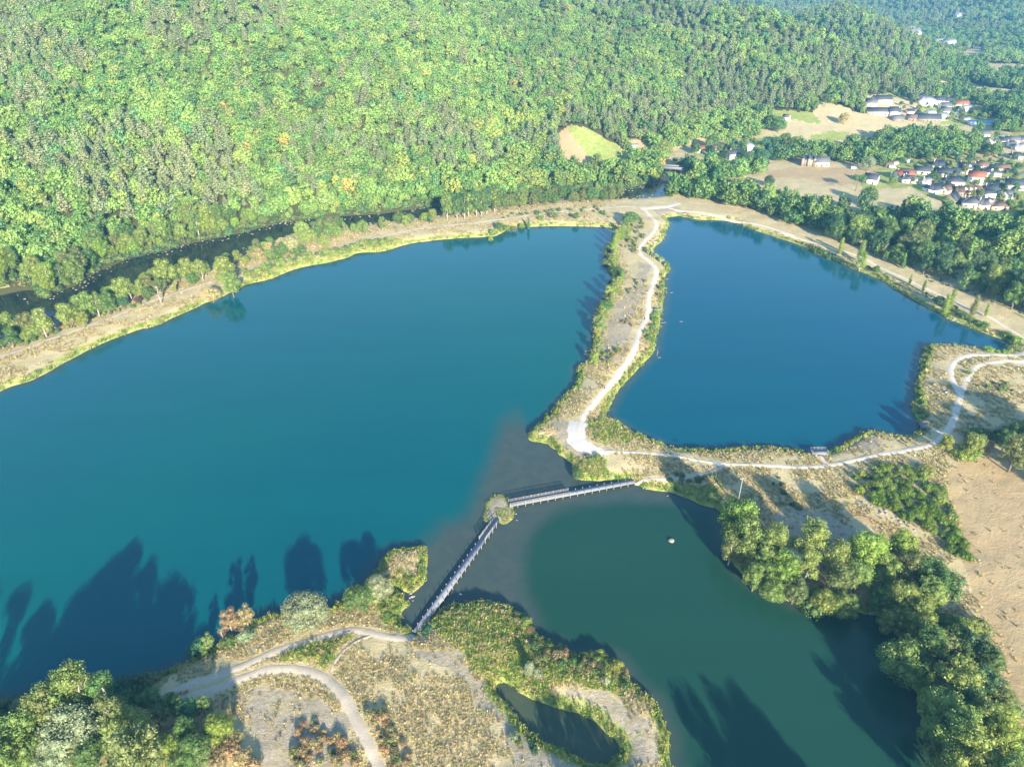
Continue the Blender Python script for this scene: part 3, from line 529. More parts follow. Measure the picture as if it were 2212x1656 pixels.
# ------------------------------------------------------------------ massed woods (one object, instanced crowns)
FSRC = bpy.data.collections.new('wood_sources')
def fsrc(i, kind, n, leaf, seed):
    V, F, r = leaves(kind, n, leaf, seed, flat=.32)
    o = mesh_obj('wood_source_%02d' % i, V, F, M_LEAFI, cols={'rnd': ('FACE', r)}); COL.objects.unlink(o); FSRC.objects.link(o)
for i in range(4): fsrc(i, 'broad', 620, .034, 60 + i)
for i in range(2): fsrc(4 + i, 'round', 560, .04, 70 + i)
for i in range(2): fsrc(6 + i, 'pine', 420, .033, 80 + i)
fsrc(8, 'poplar', 300, .035, 90); fsrc(9, 'airy', 420, .03, 92); fsrc(10, 'bush', 220, .09, 94)
def scatter_group():
    ng = bpy.data.node_groups.new('scatter', 'GeometryNodeTree')
    ng.interface.new_socket('Geometry', in_out='INPUT', socket_type='NodeSocketGeometry'); ng.interface.new_socket('Geometry', in_out='OUTPUT', socket_type='NodeSocketGeometry')
    gi_ = ng.nodes.new('NodeGroupInput'); go = ng.nodes.new('NodeGroupOutput'); ip = ng.nodes.new('GeometryNodeInstanceOnPoints')
    ci = ng.nodes.new('GeometryNodeCollectionInfo'); ci.inputs['Collection'].default_value = FSRC; ci.inputs['Separate Children'].default_value = True; ci.inputs['Reset Children'].default_value = True
    def na(n, t):
        a = ng.nodes.new('GeometryNodeInputNamedAttribute'); a.data_type = t; a.inputs['Name'].default_value = n; return a.outputs[0]
    ip.inputs['Pick Instance'].default_value = True
    L = ng.links.new; L(gi_.outputs[0], ip.inputs['Points']); L(ci.outputs[0], ip.inputs['Instance']); L(na('which', 'INT'), ip.inputs['Instance Index'])
    L(na('size', 'FLOAT_VECTOR'), ip.inputs['Scale']); L(na('turn', 'FLOAT_VECTOR'), ip.inputs['Rotation']); L(ip.outputs[0], go.inputs[0]); return ng
NG = scatter_group()
def scatter(name, P, size, which, tint, label, cat):
    me = bpy.data.meshes.new(name); n = len(P); me.vertices.add(n); me.vertices.foreach_set('co', P.astype(np.float32).ravel())
    a = me.attributes.new('which', 'INT', 'POINT'); a.data.foreach_set('value', which.astype(np.int32))
    a = me.attributes.new('size', 'FLOAT_VECTOR', 'POINT'); a.data.foreach_set('vector', size.astype(np.float32).ravel())
    t = np.zeros((n, 3)); t[:, 2] = rng.random(n) * 6.28; t[:, :2] = rng.normal(0, .05, (n, 2)); a = me.attributes.new('turn', 'FLOAT_VECTOR', 'POINT'); a.data.foreach_set('vector', t.astype(np.float32).ravel())
    a = me.attributes.new('tint', 'FLOAT_COLOR', 'POINT'); a.data.foreach_set('color', np.concatenate([tint, np.ones((n, 1))], 1).astype(np.float32).ravel())
    o = bpy.data.objects.new(name, me); COL.objects.link(o); md = o.modifiers.new('scatter', 'NODES'); md.node_group = NG
    tag(o, label, cat, kind='stuff'); return o
# line-of-sight horizon, so that trees nobody can see are left out
_z2 = (GZ.reshape(ND, NA) - CAMZ) / dd_[:, None]; HOR = np.maximum.accumulate(_z2, 0)
def seen(x, y, z, add=32):
    a = np.arctan2(x, y); D = np.hypot(x, y); ia = np.clip(((a - az[0]) / (az[1] - az[0])).astype(int), 0, NA - 1); idd = np.clip(np.searchsorted(dd_, D) - 3, 0, ND - 1)
    return (z + add - CAMZ) / D > HOR[idd, ia]
def jgrid(x0, x1, y0, y1, s):
    x, y = np.meshgrid(np.arange(x0, x1, s), np.arange(y0, y1, s)); x = x.ravel(); y = y.ravel()
    return x + rng.uniform(-.45, .45, x.size) * s, y + rng.uniform(-.45, .45, x.size) * s
gWOOD_FAR = [gnd(p) for p in ()]
VALLEY = [S('V', 1660, 352, 1750, 346, 1860, 358, 1920, 368, 1990, 372, 2060, 352, 2112, 330, 2112, 315, 2080, 305, 2020, 298, 1990, 292, 1930, 300, 1880, 315, 1845, 328, 1790, 336, 1700, 341),
          S('V', 2020, 215, 2060, 190, 2120, 205, 2230, 222, 2230, 270, 2180, 262, 2120, 258, 2080, 235), S('V', 2030, 130, 2100, 140, 2230, 160, 2230, 200, 2150, 190, 2080, 175, 2030, 165),
          S('V', 1940, 205, 1990, 205, 2000, 190, 1960, 190), S('V', 2100, 290, 2230, 270, 2400, 270, 2400, 292, 2230, 292, 2140, 300), S('V', 2110, 330, 2160, 318, 2140, 360, 2230, 395, 2230, 420, 2150, 410, 2100, 370),
          S('V', 1455, 345, 1480, 368, 1560, 372, 1640, 366, 1640, 382, 1560, 395, 1476, 385, 1455, 350), S('V', 2190, 470, 2260, 480, 2260, 640, 2190, 560)]
RIGHTWOOD = S('V', 1476, 392, 1560, 404, 1640, 424, 1760, 440, 1850, 460, 1960, 474, 2050, 490, 2130, 502, 2260, 530, 2400, 560, 2400, 770, 2230, 696, 2110, 645, 2000, 600, 1900, 562, 1800, 518, 1700, 482, 1600, 450, 1500, 430, 1440, 430, 1432, 405)
X = []; 
for (d0, d1, s) in ((300, 900, 4.9), (900, 1500, 7.0), (1500, 4200, 9.5)):
    x, y = jgrid(-d1, d1, d0 * .4, d1, s); D = np.hypot(x, y); A_ = np.degrees(np.arctan2(x, y)); k = (D > d0) & (D <= d1) & (np.abs(A_) < 44)
    X.append(np.stack([x[k], y[k], np.full(k.sum(), s)], 1))
X = np.concatenate(X); z, sdw, wd, hh = ground(X[:, 0], X[:, 1], True)
k = seen(X[:, 0], X[:, 1], z); X = X[k]; z = z[k]; sdw = sdw[k]; hh = hh[k]
D = np.hypot(X[:, 0], X[:, 1]); px, py = proj(X[:, 0], X[:, 1], z)
beyond = np.zeros(len(X), bool)          # left side: everything beyond the river
RB = gnd(S('V', -900, 900, -300, 740, 60, 612, 'C4', 280, 490, 400, 400, 500, 375, 590, 300, 700, 260, 800, 215, 900, 187, 1050, 165, 1130, 130, 1300, 95, 1400, 75, 1560, 48, 1650, 15, 1750, -15, 'C2', 60, 1372, 200, 1360, 400, 1342, 600, 1312, 760, 1280, 940, 1262, 1110, 1250, 1300, 1232, 1345, 1205, 1450, 1197, 1640, 1192, 1850, 1200, 2000, 1172, 2110, 1150, 'V', 1428, 380, 1440, 340, 1480, 320, 1560, 312, 1640, 305, 1600, 200, 1100, 150, 0, 150, -900, 200))
beyond = inpoly(X[:, 0], X[:, 1], RB)
val = np.zeros(len(X), bool)
for p in VALLEY: val |= inpoly(px, py, p)
rw = inpoly(px, py, RIGHTWOOD)
clr = np.zeros(len(X), bool)
for p in CLEARINGS: clr |= inpoly(px, py, p)
farflat = (D > 1150)
keep = ((hh > 4) | beyond | val | rw | farflat) & ~clr & (sdw > .8)
keep &= ~((hh < 4) & ~beyond & ~val & ~rw & (D < 1150))
nearb = rw & (px > 1850) & (sdw < 30) & (py > 520 + (px - 1850) * .27); keep &= ~(nearb & (rng.random(len(X)) < .5))
X = X[keep]; z = z[keep]; nearb = nearb[keep]; px = px[keep]; py = py[keep]; D = D[keep]; rw = rw[keep]; hh = hh[keep]; val = val[keep]; sdw = sdw[keep]
n = len(X); n1_ = fbm(X[:, 0] / 70, X[:, 1] / 70, 3); n2_ = fbm(X[:, 0] / 38 + 40, X[:, 1] / 38 + 11, 2); u = rng.random(n); pxw = px
tl = np.array([TINT[k_] for k_ in ('mid', 'light', 'yel', 'blue', 'olive', 'autumn', 'pine', 'dark', 'tan')])
tl = tl.copy(); tl[1] = (.145, .225, .055); tl[2] = (.19, .245, .055); tl[4] = (.135, .185, .055); tl[3] = (.075, .165, .06); tl[7] = (.06, .125, .042)
ti = np.where(u < .42, 0, np.where(u < .80, 1, np.where(u < .93, 4, np.where(u < .97, 3, 7))))
ti = np.where((n1_ > .56) & (u < .6) & (D < 1500), 1, ti); ti = np.where((n2_ > .62) & (rng.random(n) < .22) & (hh < 60) & (D < 900), 2, ti)
ti = np.where((rng.random(n) < .005) & (D < 1200), 5, ti)
n3_ = fbm(X[:, 0] / 110 + 70, X[:, 1] / 110 + 5, 3); pine = ((n3_ < .42) & (rng.random(n) < .55)) | (rng.random(n) < .10); pine &= (hh > 6)
pine |= (px > 1500) & (hh > 12) & (n1_ > .55) & (rng.random(n) < .4)
ti = np.where(pine, 6, ti); ti = np.where(rw | val, np.where(u < .25, 7, np.where(u < .7, 0, np.where(u < .75, 3, 1))), ti)
which = np.where(pine, 6 + rng.integers(0, 2, n), rng.integers(0, 6, n)); which = np.where((rng.random(n) < .1) & ~pine, 9, which); which = np.where((rw | val) & (rng.random(n) < .12), 8, which)
ht = (5.0 + 8.5 * rng.random(n) ** 1.4) * (1 + .3 * (X[:, 2] > 10)) * (.85 + .4 * n1_); ht = np.where(pine, ht * 1.25, ht); ht = np.where(rw | val, ht * 1.15, ht); ht = np.where(rw, ht * 1.08, ht); ht = np.where(nearb, ht * .75, ht); edge = sdw < 9; ht = np.where(edge & ~rw, ht * .9, ht)
wd_ = rng.uniform(.85, 1.3, n) * np.where(X[:, 2] > 8, 1.15, 1); wd_ = np.where(which == 8, .9, wd_)
tint = tl[ti] * rng.uniform(.84, 1.2, (n, 1)) * np.stack([rng.uniform(.88, 1.14, n), np.ones(n), np.ones(n)], 1)
tint = tint * np.where(rw | val, 1.3, 1.45)[:, None] * np.array([1.05, 1.04, .98]) * (.86 + .3 * fbm(X[:, 0] / 120 + 9, X[:, 1] / 60 + 2, 3))[:, None] * (1 + .15 * (px < 1100))[:, None]  # crowns tinted lighter/darker in bands for hill relief; sunlit left hillside brightened
FX = dict(P=np.stack([X[:, 0], X[:, 1], z - .3], 1), size=np.stack([ht * wd_, ht * wd_, ht], 1), which=which, tint=tint, D=D, rw=rw)
# individual trees: the ones of the river wood that show largest
sel = np.nonzero(rw & (which != 8))[0]; sel = sel[np.argsort(D[sel])][:150]
ind = np.zeros(n, bool); ind[sel] = True
for i in sel:
    kd = random.choice(['broad', 'broad', 'airy', 'round', 'broad']); tn = random.choice(['mid', 'dark', 'mid', 'mid', 'light', 'olive'])
    tree(X[i, 0], X[i, 1], ht[i], kd, tn, 'tall green tree in the dark riverside wood between right embankment and lower village', group='trees of the riverside wood', wide=random.uniform(.8, 1.1))
sel = np.nonzero(~rw & (px < 1450) & (sdw < 14) & (D < 560) & (px > -60))[0]; sel = sel[np.argsort(D[sel])][:85]; ind[sel] = True
for i in sel:
    kd = random.choice(['broad', 'broad', 'airy', 'round', 'broad']); tn = random.choice(['mid', 'light', 'olive', 'light', 'light', 'lime'])
    tree(X[i, 0], X[i, 1], ht[i] * 1.2, kd, tn, 'leafy tree at the foot of the wooded hill on the far bank of the river', group='trees along the far river bank', wide=random.uniform(.85, 1.15))
q = ~ind
# undergrowth along the far river bank and at the wood's edges
bx, by = jgrid(-420, 330, 280, 640, 2.6); bz, bs = quick(bx, by); bpx, bpy_ = proj(bx, by, bz)
kb = (inpoly(bx, by, RB) | inpoly(bpx, bpy_, RIGHTWOOD)) & (bs > .2) & (bs < 9) & (rng.random(len(bx)) < .8)
bx, by, bz = bx[kb], by[kb], bz[kb]; nb = len(bx); bh = rng.uniform(1.8, 4.2, nb)
for k_, a_ in (('P', np.stack([bx, by, bz - .3], 1)), ('size', np.stack([bh * 1.1, bh * 1.1, bh], 1)), ('which', np.full(nb, 10)), ('tint', tl[rng.choice([0, 1, 4, 3], nb)] * rng.uniform(.8, 1.25, (nb, 1)))):
    FX[k_] = np.concatenate([FX[k_][q], a_])
q = np.ones(len(FX['which']), bool)
scatter('forest', FX['P'][q], FX['size'][q], FX['which'][q], FX['tint'][q], 'mixed green woodland covering the hillsides and valley', 'forest')
print('FOREST', int(q.sum()), 'individual', len(TREES))
# ------------------------------------------------------------------ placed trees
def tc(vx, vy, h, kind, tint, label, **k):
    """(vx,vy) is where the crown's middle shows in the photograph"""
    f = {'bush': .3, 'umbrella': .85}.get(kind, .6); p = gnd([(vx, vy)], 1.8 + f * h)[0]
    return tree(p[0], p[1], h, kind, tint, label, **k)
def many(crop, rows, group, labels, **k):
    for i, (x, y, h, kind, tint) in enumerate(rows):
        p = S(crop, x, y)[0]; lb = labels[i] if isinstance(labels, list) else labels
        tc(p[0], p[1], h, kind, tint, lb, group=group, **k)
# levee between the river and the big lake
many('C4', [(30, 600, 13, 'broad', 'light'), (60, 700, 9, 'broad', 'mid'), (160, 610, 12, 'broad', 'olive'), (255, 600, 14, 'airy', 'light'), (150, 690, 7, 'bush', 'mid'), (420, 560, 12, 'broad', 'light'), (520, 500, 13, 'broad', 'light'), (520, 590, 8, 'broad', 'yel'), (600, 490, 12, 'airy', 'light'), (665, 480, 11, 'broad', 'mid'),
  (760, 400, 13, 'broad', 'light'), (810, 400, 11, 'airy', 'light'), (770, 480, 6, 'round', 'blue'), (900, 400, 6, 'round', 'yel'), (930, 420, 7, 'round', 'mid'), (1030, 290, 15, 'broad', 'light'), (1010, 380, 9, 'broad', 'olive'), (1175, 270, 13, 'broad', 'light'), (1265, 270, 12, 'airy', 'light'), (1210, 330, 7, 'round', 'mid'), (1410, 270, 16, 'broad', 'light'), (1450, 340, 13, 'broad', 'light'), (1330, 400, 9, 'round', 'tan'), (1100, 390, 5, 'poplar', 'light'),
  (-60, 700, 12, 'broad', 'light'), (1620, 170, 9, 'round', 'tan'), (1700, 150, 9, 'airy', 'tan'), (1830, 110, 10, 'round', 'tan'), (1950, 60, 10, 'round', 'light'), (2080, 30, 11, 'broad', 'light'), (2040, 90, 8, 'round', 'light'), (1545, 215, 5, 'round', 'yel'), (1720, 200, 6, 'bush', 'mid'), (1880, 160, 6, 'bush', 'mid')],
  'trees on the embankment between river and left lake', 'light green tree beside the path on the embankment between river and left lake')
tc(*S('C4', 870, 470)[0], 4, 'round', 'plum', 'dark purple rounded shrub between green trees on the left embankment')
def fill(poly, n, hs, kinds, tints, group, label, gap=4.5, **k):
    g_ = gnd(poly); x0, y0 = g_.min(0); x1, y1 = g_.max(0); done = []; t = 0
    while len(done) < n and t < 8000:
        t += 1; x = random.uniform(x0, x1); y = random.uniform(y0, y1)
        if not inpoly(np.array([x]), np.array([y]), g_)[0] or any(math.hypot(x - a, y - b) < gap for a, b in done): continue
        if quick(x, y)[1][0] < .6: continue
        if min([np.hypot(c_[:, 0] - x, c_[:, 1] - y).min() - w_ / 2 for c_, w_ in PATHS] + [9]) < .8: continue
        done.append((x, y)); tree(x, y, random.uniform(*hs), random.choice(kinds), random.choice(tints), label, group=group, **k)
    return done
fill(S('C4', 1600, 290, 1600, 230, 1850, 130, 'C2', 0, 1460, 200, 1465, 400, 1430, 750, 1395, 770, 1420, 600, 1460, 400, 1480, 200, 1525, 0, 1565, 'C4', 1850, 205), 34, (6, 11), ['broad', 'round', 'airy'], ['light', 'light', 'olive', 'mid'], 'bushy trees on the river side of the embankment', 'small bushy tree between the river and the embankment track above the left lake')
fill(S('C4', -100, 840, -60, 760, 120, 735, 320, 660, 420, 600, 600, 520, 700, 470, 880, 440, 1000, 360, 1300, 310, 1500, 240, 1520, 280, 1380, 335, 1100, 425, 960, 475, 850, 515, 740, 560, 600, 612, 340, 708, 120, 785), 46, (4.5, 9.5), ['broad', 'round', 'airy'], ['light', 'light', 'mid', 'lime', 'olive'], 'small trees on the river side of the left embankment', 'small bushy tree between river and path on the left embankment', gap=4.0)
fill(S('C2', 755, 1385, 1100, 1325, 1140, 1350, 900, 1398, 770, 1412), 24, (12, 16), ['airy', 'airy', 'broad'], ['mid', 'blue', 'light'], 'tall clump on the embankment', 'slender pale trunked tree in the tall dense clump above the left lake', gap=3.6)
fill(S('C2', 1140, 1335, 1400, 1285, 1700, 1272, 1880, 1272, 1880, 1290, 1450, 1312, 1150, 1355), 26, (8, 12), ['round', 'broad'], ['mid', 'mid', 'olive', 'light'], 'rounded trees near the junction', 'rounded green tree between the river bend and the track near the path junction')
many('C2', [(1100, 1410, 6, 'round', 'mid'), (1060, 1440, 5, 'round', 'light'), (1045, 1480, 3.5, 'round', 'lime'), (1150, 1410, 5, 'round', 'light'), (1285, 1385, 7, 'poplar', 'blue'), (1240, 1400, 4, 'round', 'light'), (1190, 1415, 4.5, 'round', 'olive'), (1585, 1355, 5, 'round', 'mid'), (1440, 1360, 4, 'bush', 'olive'), (1360, 1375, 3, 'bush', 'light')], 'shrubs on the north shore of the left lake', 'low green shrub tree on the sunny north shore of the left lake')
# poplars down the west side of the peninsula
many('C5', [(1145, 300, 8, 'round', 'mid'), (1110, 330, 7, 'airy', 'mid'), (1130, 385, 8, 'poplar', 'lime'), (1090, 410, 9, 'poplar', 'lime'), (1065, 420, 8, 'poplar', 'lime'), (1045, 440, 8, 'poplar', 'light'), (1030, 480, 8, 'poplar', 'lime'), (1025, 540, 7, 'airy', 'lime'), (985, 545, 3, 'bush', 'mid'), (1020, 600, 5, 'round', 'yel'), (985, 620, 3.5, 'bush', 'olive'), (1040, 680, 5.5, 'round', 'mid'), (1060, 700, 5, 'round', 'mid'), (1085, 735, 5.5, 'poplar', 'lime'), (1060, 780, 6, 'airy', 'light'), (1030, 820, 7, 'airy', 'lime'), (990, 860, 8, 'airy', 'yel'), (1005, 900, 6, 'poplar', 'light'), (965, 950, 6, 'round', 'mid'), (945, 1000, 7.5, 'airy', 'yel'), (930, 1070, 7, 'airy', 'light'), (905, 1130, 5, 'airy', 'yel'), (915, 1240, 6, 'airy', 'light'), (885, 1330, 5.5, 'airy', 'lime')],
  'poplars along the west shore of the peninsula', 'small yellow green poplar on the left shore of the narrow peninsula', wide=1.45)
tc(*S('C5', 888, 1060)[0], 6.5, 'airy', 'silver', 'thin pale grey tree leaning over the left shore of the peninsula')
# embankment right of the right lake
RL = ['narrow poplar above the white path, uppermost on the right embankment', 'large full poplar hiding a bend of the white path on the right embankment', 'tall thin poplar behind the full poplar on the right embankment', 'round dark shrub at the lakeside foot of the full poplar', 'small young poplar alone beside the white path on the right embankment', 'second small young poplar next to the white path on the right embankment', 'dark rounded shrub left of the two leaning poplars above the right lake', 'pair forming poplar with yellow green crown above the dark shrub by the right lake', 'broad poplar beside the yellow green one on the right embankment', 'sparse tall poplar with bare white trunk near the right frame edge', 'short poplar right of the sparse white trunked poplar']
many('C6', [(745, 150, 10, 'poplar', 'lime'), (915, 250, 11, 'airy', 'lime'), (910, 190, 12, 'poplar', 'light'), (1030, 335, 4.5, 'round', 'mid'), (1300, 430, 5.5, 'poplar', 'light'), (1412, 480, 6, 'poplar', 'olive'), (1540, 590, 5.5, 'round', 'dark'), (1605, 590, 11, 'poplar', 'lime'), (1640, 570, 11, 'poplar', 'light'), (1825, 630, 11, 'poplar', 'olive'), (1915, 680, 6.5, 'poplar', 'light')], None, RL)
for i in range(22):
    a = i / 21; p = S('C6', 490 + a * 200, 160 + a * 85 + random.uniform(-10, 10))[0]; tc(p[0], p[1], random.uniform(1.8, 2.6), 'bush', 'mid', 'low dense green bush in the hedge beside the white path above the right lake', group='hedge beside the right lake path', wide=.75)
many('C6', [(1640, 660, 2.6, 'bush', 'mid'), (1690, 700, 2.4, 'bush', 'mid'), (1740, 730, 3, 'bush', 'mid'), (1790, 750, 2.4, 'bush', 'light'), (1840, 775, 2.8, 'bush', 'mid'), (1890, 790, 3, 'bush', 'mid'), (2080, 865, 3.2, 'bush', 'mid'), (2160, 905, 3, 'bush', 'lime'), (2140, 960, 3.5, 'bush', 'olive'), (1930, 995, 2.6, 'bush', 'lime'), (2000, 1015, 1.6, 'bush', 'lime'), (2060, 1015, 2.2, 'bush', 'lime')], 'bushes by the right tip of the right lake', 'green waterside bush near the right hand tip of the right lake')
# wood round the lower right arm of water
PW = [(420, 60, 18, 'broad', 'lime'), (400, 140, 13, 'broad', 'mid'), (370, 240, 12, 'airy', 'olive'), (470, 190, 17, 'broad', 'light'), (560, 250, 15, 'broad', 'light'), (640, 230, 15, 'airy', 'light'), (600, 360, 12, 'broad', 'light'), (700, 380, 13, 'broad', 'lime'), (520, 420, 10, 'broad', 'light'), (640, 480, 9, 'round', 'light'), (860, 230, 17, 'broad', 'light'), (850, 380, 13, 'airy', 'light'), (780, 500, 10, 'broad', 'olive'), (1020, 340, 15, 'airy', 'light'), (1060, 460, 12, 'broad', 'olive'), (970, 560, 9, 'round', 'yel'), (1220, 300, 17, 'broad', 'lime'), (1170, 440, 12, 'broad', 'light'), (1100, 590, 10, 'broad', 'mid'), (920, 600, 7, 'bush', 'blue'),
  (1450, 290, 15, 'broad', 'lime'), (1350, 420, 13, 'broad', 'light'), (1500, 400, 15, 'broad', 'olive'), (1610, 450, 14, 'broad', 'mid'), (1700, 520, 14, 'broad', 'mid'), (1450, 560, 13, 'broad', 'mid'), (1600, 580, 14, 'broad', 'light'), (1330, 560, 9, 'round', 'dark'), (1400, 690, 10, 'broad', 'mid'), (1560, 720, 12, 'broad', 'light'), (1500, 930, 15, 'round', 'mid'), (1600, 880, 14, 'broad', 'mid'), (1690, 900, 12, 'broad', 'olive'), (1800, 860, 12, 'round', 'mid'), (1750, 760, 10, 'round', 'blue'), (1900, 900, 12, 'broad', 'dark'), (1860, 780, 8, 'round', 'light'), (1980, 1000, 11, 'broad', 'mid'), (1620, 1110, 11, 'poplar', 'lime'), (1800, 1100, 15, 'broad', 'light'), (1950, 1130, 12, 'broad', 'dark'), (1700, 1250, 14, 'broad', 'mid'), (1840, 1220, 12, 'round', 'blue'), (2040, 1180, 10, 'round', 'olive'),
  (1800, 1400, 16, 'broad', 'light'), (1960, 1330, 14, 'broad', 'mid'), (2080, 1350, 10, 'round', 'yel'), (1690, 1420, 11, 'broad', 'mid'), (1900, 1520, 16, 'broad', 'light'), (2050, 1480, 14, 'broad', 'lime'), (1760, 1580, 12, 'broad', 'light'), (2170, 1600, 10, 'broad', 'mid'), (1950, 1680, 13, 'broad', 'mid'), (2100, 1650, 11, 'round', 'light'), (2000, 1650, 12, 'broad', 'light'), (2180, 1500, 6, 'bush', 'mid'), (2060, 1260, 6, 'bush', 'mid'), (1930, 790, 5, 'bush', 'olive'), (2120, 1740, 14, 'broad', 'mid'), (1800, 1760, 14, 'broad', 'light')]
PW = [(a, b, c * .88, d, {'blue': 'mid', 'dark': 'mid', 'mid': 'light'}.get(e, e) if a < 1500 or (a + b) % 20 else e) for a, b, c, d, e in PW]
many('D4', PW, 'trees round the lower right water', 'leafy tree in the belt between the lower right water and the brown field')
# right edge, south of the white paths
GL = ['yellow green tree casting shade beside the white path fork at the lower right lake corner', 'light green tree near the right edge between path and field', 'lower light green tree near the right edge between path and field', 'bare pinkish brown tree between green trees at the right edge', 'dense olive tree filling the corner at the right edge above the brown field', 'dark green tree behind the pinkish tree at the right edge', 'second dark green tree behind the pinkish tree at the right edge', 'bright bush on the near edge of the trees above the brown field', 'round yellow green broom bush at the end of the hedge above the brown field']
many('G', [(830, 540, 7, 'broad', 'yel'), (1330, 560, 10, 'broad', 'light'), (1310, 660, 6, 'round', 'lime'), (1590, 620, 6, 'airy', 'rust'), (2080, 700, 13, 'broad', 'olive'), (1900, 480, 9, 'broad', 'mid'), (2100, 380, 10, 'broad', 'mid'), (1120, 760, 4, 'bush', 'lime'), (500, 1040, 3, 'bush', 'yel')], None, GL)
fill(S('V', 2080, 958, 2150, 950, 2230, 930, 2230, 950, 2150, 968, 2090, 975), 12, (3, 6), ['bush', 'round'], ['mid', 'olive', 'dark'], 'bushes along the top of the brown field', 'green hedge bush along the top edge of the brown field', gap=2.5)
# off to the right, the trees whose long shadows cross the paths
for i, (x, y, h) in enumerate([(166, 152, 14), (172, 166, 18), (178, 180, 17), (190, 168, 20)]):
    tree(x, y, h, 'broad', 'mid', 'tall tree beyond the right edge whose shadow falls across the white paths', group='shading trees beyond the right edge')
# broom thicket
fill(S('V', 1842, 1045, 1880, 1025, 1960, 1022, 2000, 1050, 2035, 1070, 2050, 1110, 2070, 1170, 2090, 1230, 2060, 1220, 2020, 1170, 1960, 1140, 1890, 1110, 1850, 1080), 105, (1.5, 3.0), ['bush'], ['broom', 'broom', 'lime', 'broom', 'light'], 'broom thicket beside the brown field', 'dense bright green broom bush in the thicket beside the brown field', gap=1.5, wide=.8, name='broom_bush')
# foreground shore and bottom left
many('D1', [(1910, 640, 10.5, 'round', 'silver')], None, 'large silvery rounded willow alone on the near shore of the left lake', wide=1.18, name='willow_tree')
tc(*S('D2', 525, 565)[0], 8.5, 'round', 'mid', 'deep green rounded tree on the near shore between willow and grassy spit'); tc(*S('D2', 645, 510)[0], 8, 'round', 'silver', 'pale silvery willow touching the deep green tree on the grassy spit', name='willow_tree'); tc(*S('D2', 600, 560)[0], 6, 'broad', 'lime', 'small lime green tree squeezed between the deep green tree and the pale willow')
tc(*S('D1', 1540, 680)[0], 8, 'airy', 'tan', 'thin yellowish tree right of the brown one on the near shore'); tc(*S('D1', 1430, 690)[0], 9, 'airy', 'rust', 'half bare brownish tree on the near shore of the left lake'); tc(*S('D1', 1295, 830)[0], 6, 'airy', 'light', 'lowest small green tree leaning over the near shore of the left lake'); tc(*S('D1', 1250, 870)[0], 3.5, 'bush', 'blue', 'bluish bush at the water beside the lowest small green tree')
tc(*S('D1', 1540, 820)[0], 3, 'bush', 'silver', 'silvery bush at the foot of the brownish shore tree'); tc(*S('D1', 1440, 850)[0], 3, 'bush', 'mid', 'green bush below the brownish shore tree')
tc(*S('D1', 420, 1420)[0], 14, 'round', 'silver', 'huge silvery willow crown in the bottom left corner wood', wide=1.05, name='willow_tree')
many('D1', [(640, 1340, 10, 'round', 'mid'), (700, 1480, 9, 'broad', 'mid'), (140, 1420, 10, 'broad', 'mid'), (40, 1500, 9, 'broad', 'light'), (180, 1580, 9, 'broad', 'yel'), (950, 1230, 8, 'broad', 'mid'), (1080, 1260, 7, 'broad', 'mid'), (1180, 1280, 6, 'round', 'blue'), (1280, 1260, 6, 'airy', 'mid'), (900, 1390, 8, 'broad', 'tan'), (980, 1330, 7, 'broad', 'olive'), (1160, 1430, 7, 'broad', 'mid'), (1220, 1540, 8, 'round', 'mid'), (1040, 1540, 8, 'broad', 'lime'), (960, 1620, 7, 'broad', 'lime'), (1370, 1390, 7, 'round', 'lime'), (820, 1600, 7, 'round', 'olive'), (560, 1600, 9, 'broad', 'mid'), (330, 1640, 9, 'broad', 'silver'), (60, 1640, 8, 'broad', 'light'), (-60, 1420, 10, 'broad', 'mid'), (1130, 1640, 6, 'broad', 'mid')],
  'trees of the bottom left wood', 'leafy tree around the huge silvery willow in the bottom left wood')
many('D1', [(130, 1260, 5, 'round', 'silver'), (30, 1290, 4, 'bush', 'dark'), (500, 1215, 4, 'bush', 'dark'), (620, 1190, 4, 'bush', 'dark'), (740, 1170, 4, 'bush', 'dark'), (860, 1120, 3.5, 'bush', 'dark'), (930, 1090, 3, 'bush', 'olive'), (240, 1280, 4, 'bush', 'dark'), (380, 1260, 4, 'bush', 'mid'), (820, 1230, 4, 'bush', 'mid')], 'shaded shore bushes', 'shaded waterside bush between the bottom left wood and the lake')
many('D1', [(1450, 1560, 3.2, 'bush', 'rust'), (1380, 1600, 3, 'bush', 'rust'), (1540, 1610, 3, 'bush', 'tan'), (1480, 1480, 2.5, 'bush', 'tan'), (1350, 1520, 2.6, 'bush', 'tan'), (1600, 1660, 3, 'bush', 'rust')], 'dry brambles beside the bottom left wood', 'dry brown bramble bush right of the bottom left wood', wide=.9, name='bramble_bush')
fill(S('D2', 130, 1440, 230, 1400, 300, 1440, 480, 1560, 560, 1700, 140, 1700), 26, (1.2, 2.4), ['bush'], ['rust', 'tan', 'rust', 'olive'], 'rusty brambles inside the loop of the track', 'rusty brown bramble bush inside the loop of the gravel track', gap=1.3, wide=.8, name='bramble_bush')
fill(S('D2', 600, 1370, 680, 1340, 760, 1450, 840, 1600, 850, 1700, 740, 1700, 660, 1500), 22, (1.0, 1.9), ['bush'], ['rust', 'tan', 'olive'], 'brown brambles right of the track', 'brown bramble bush just right of the gravel track', gap=1.2, wide=.8, name='bramble_bush')
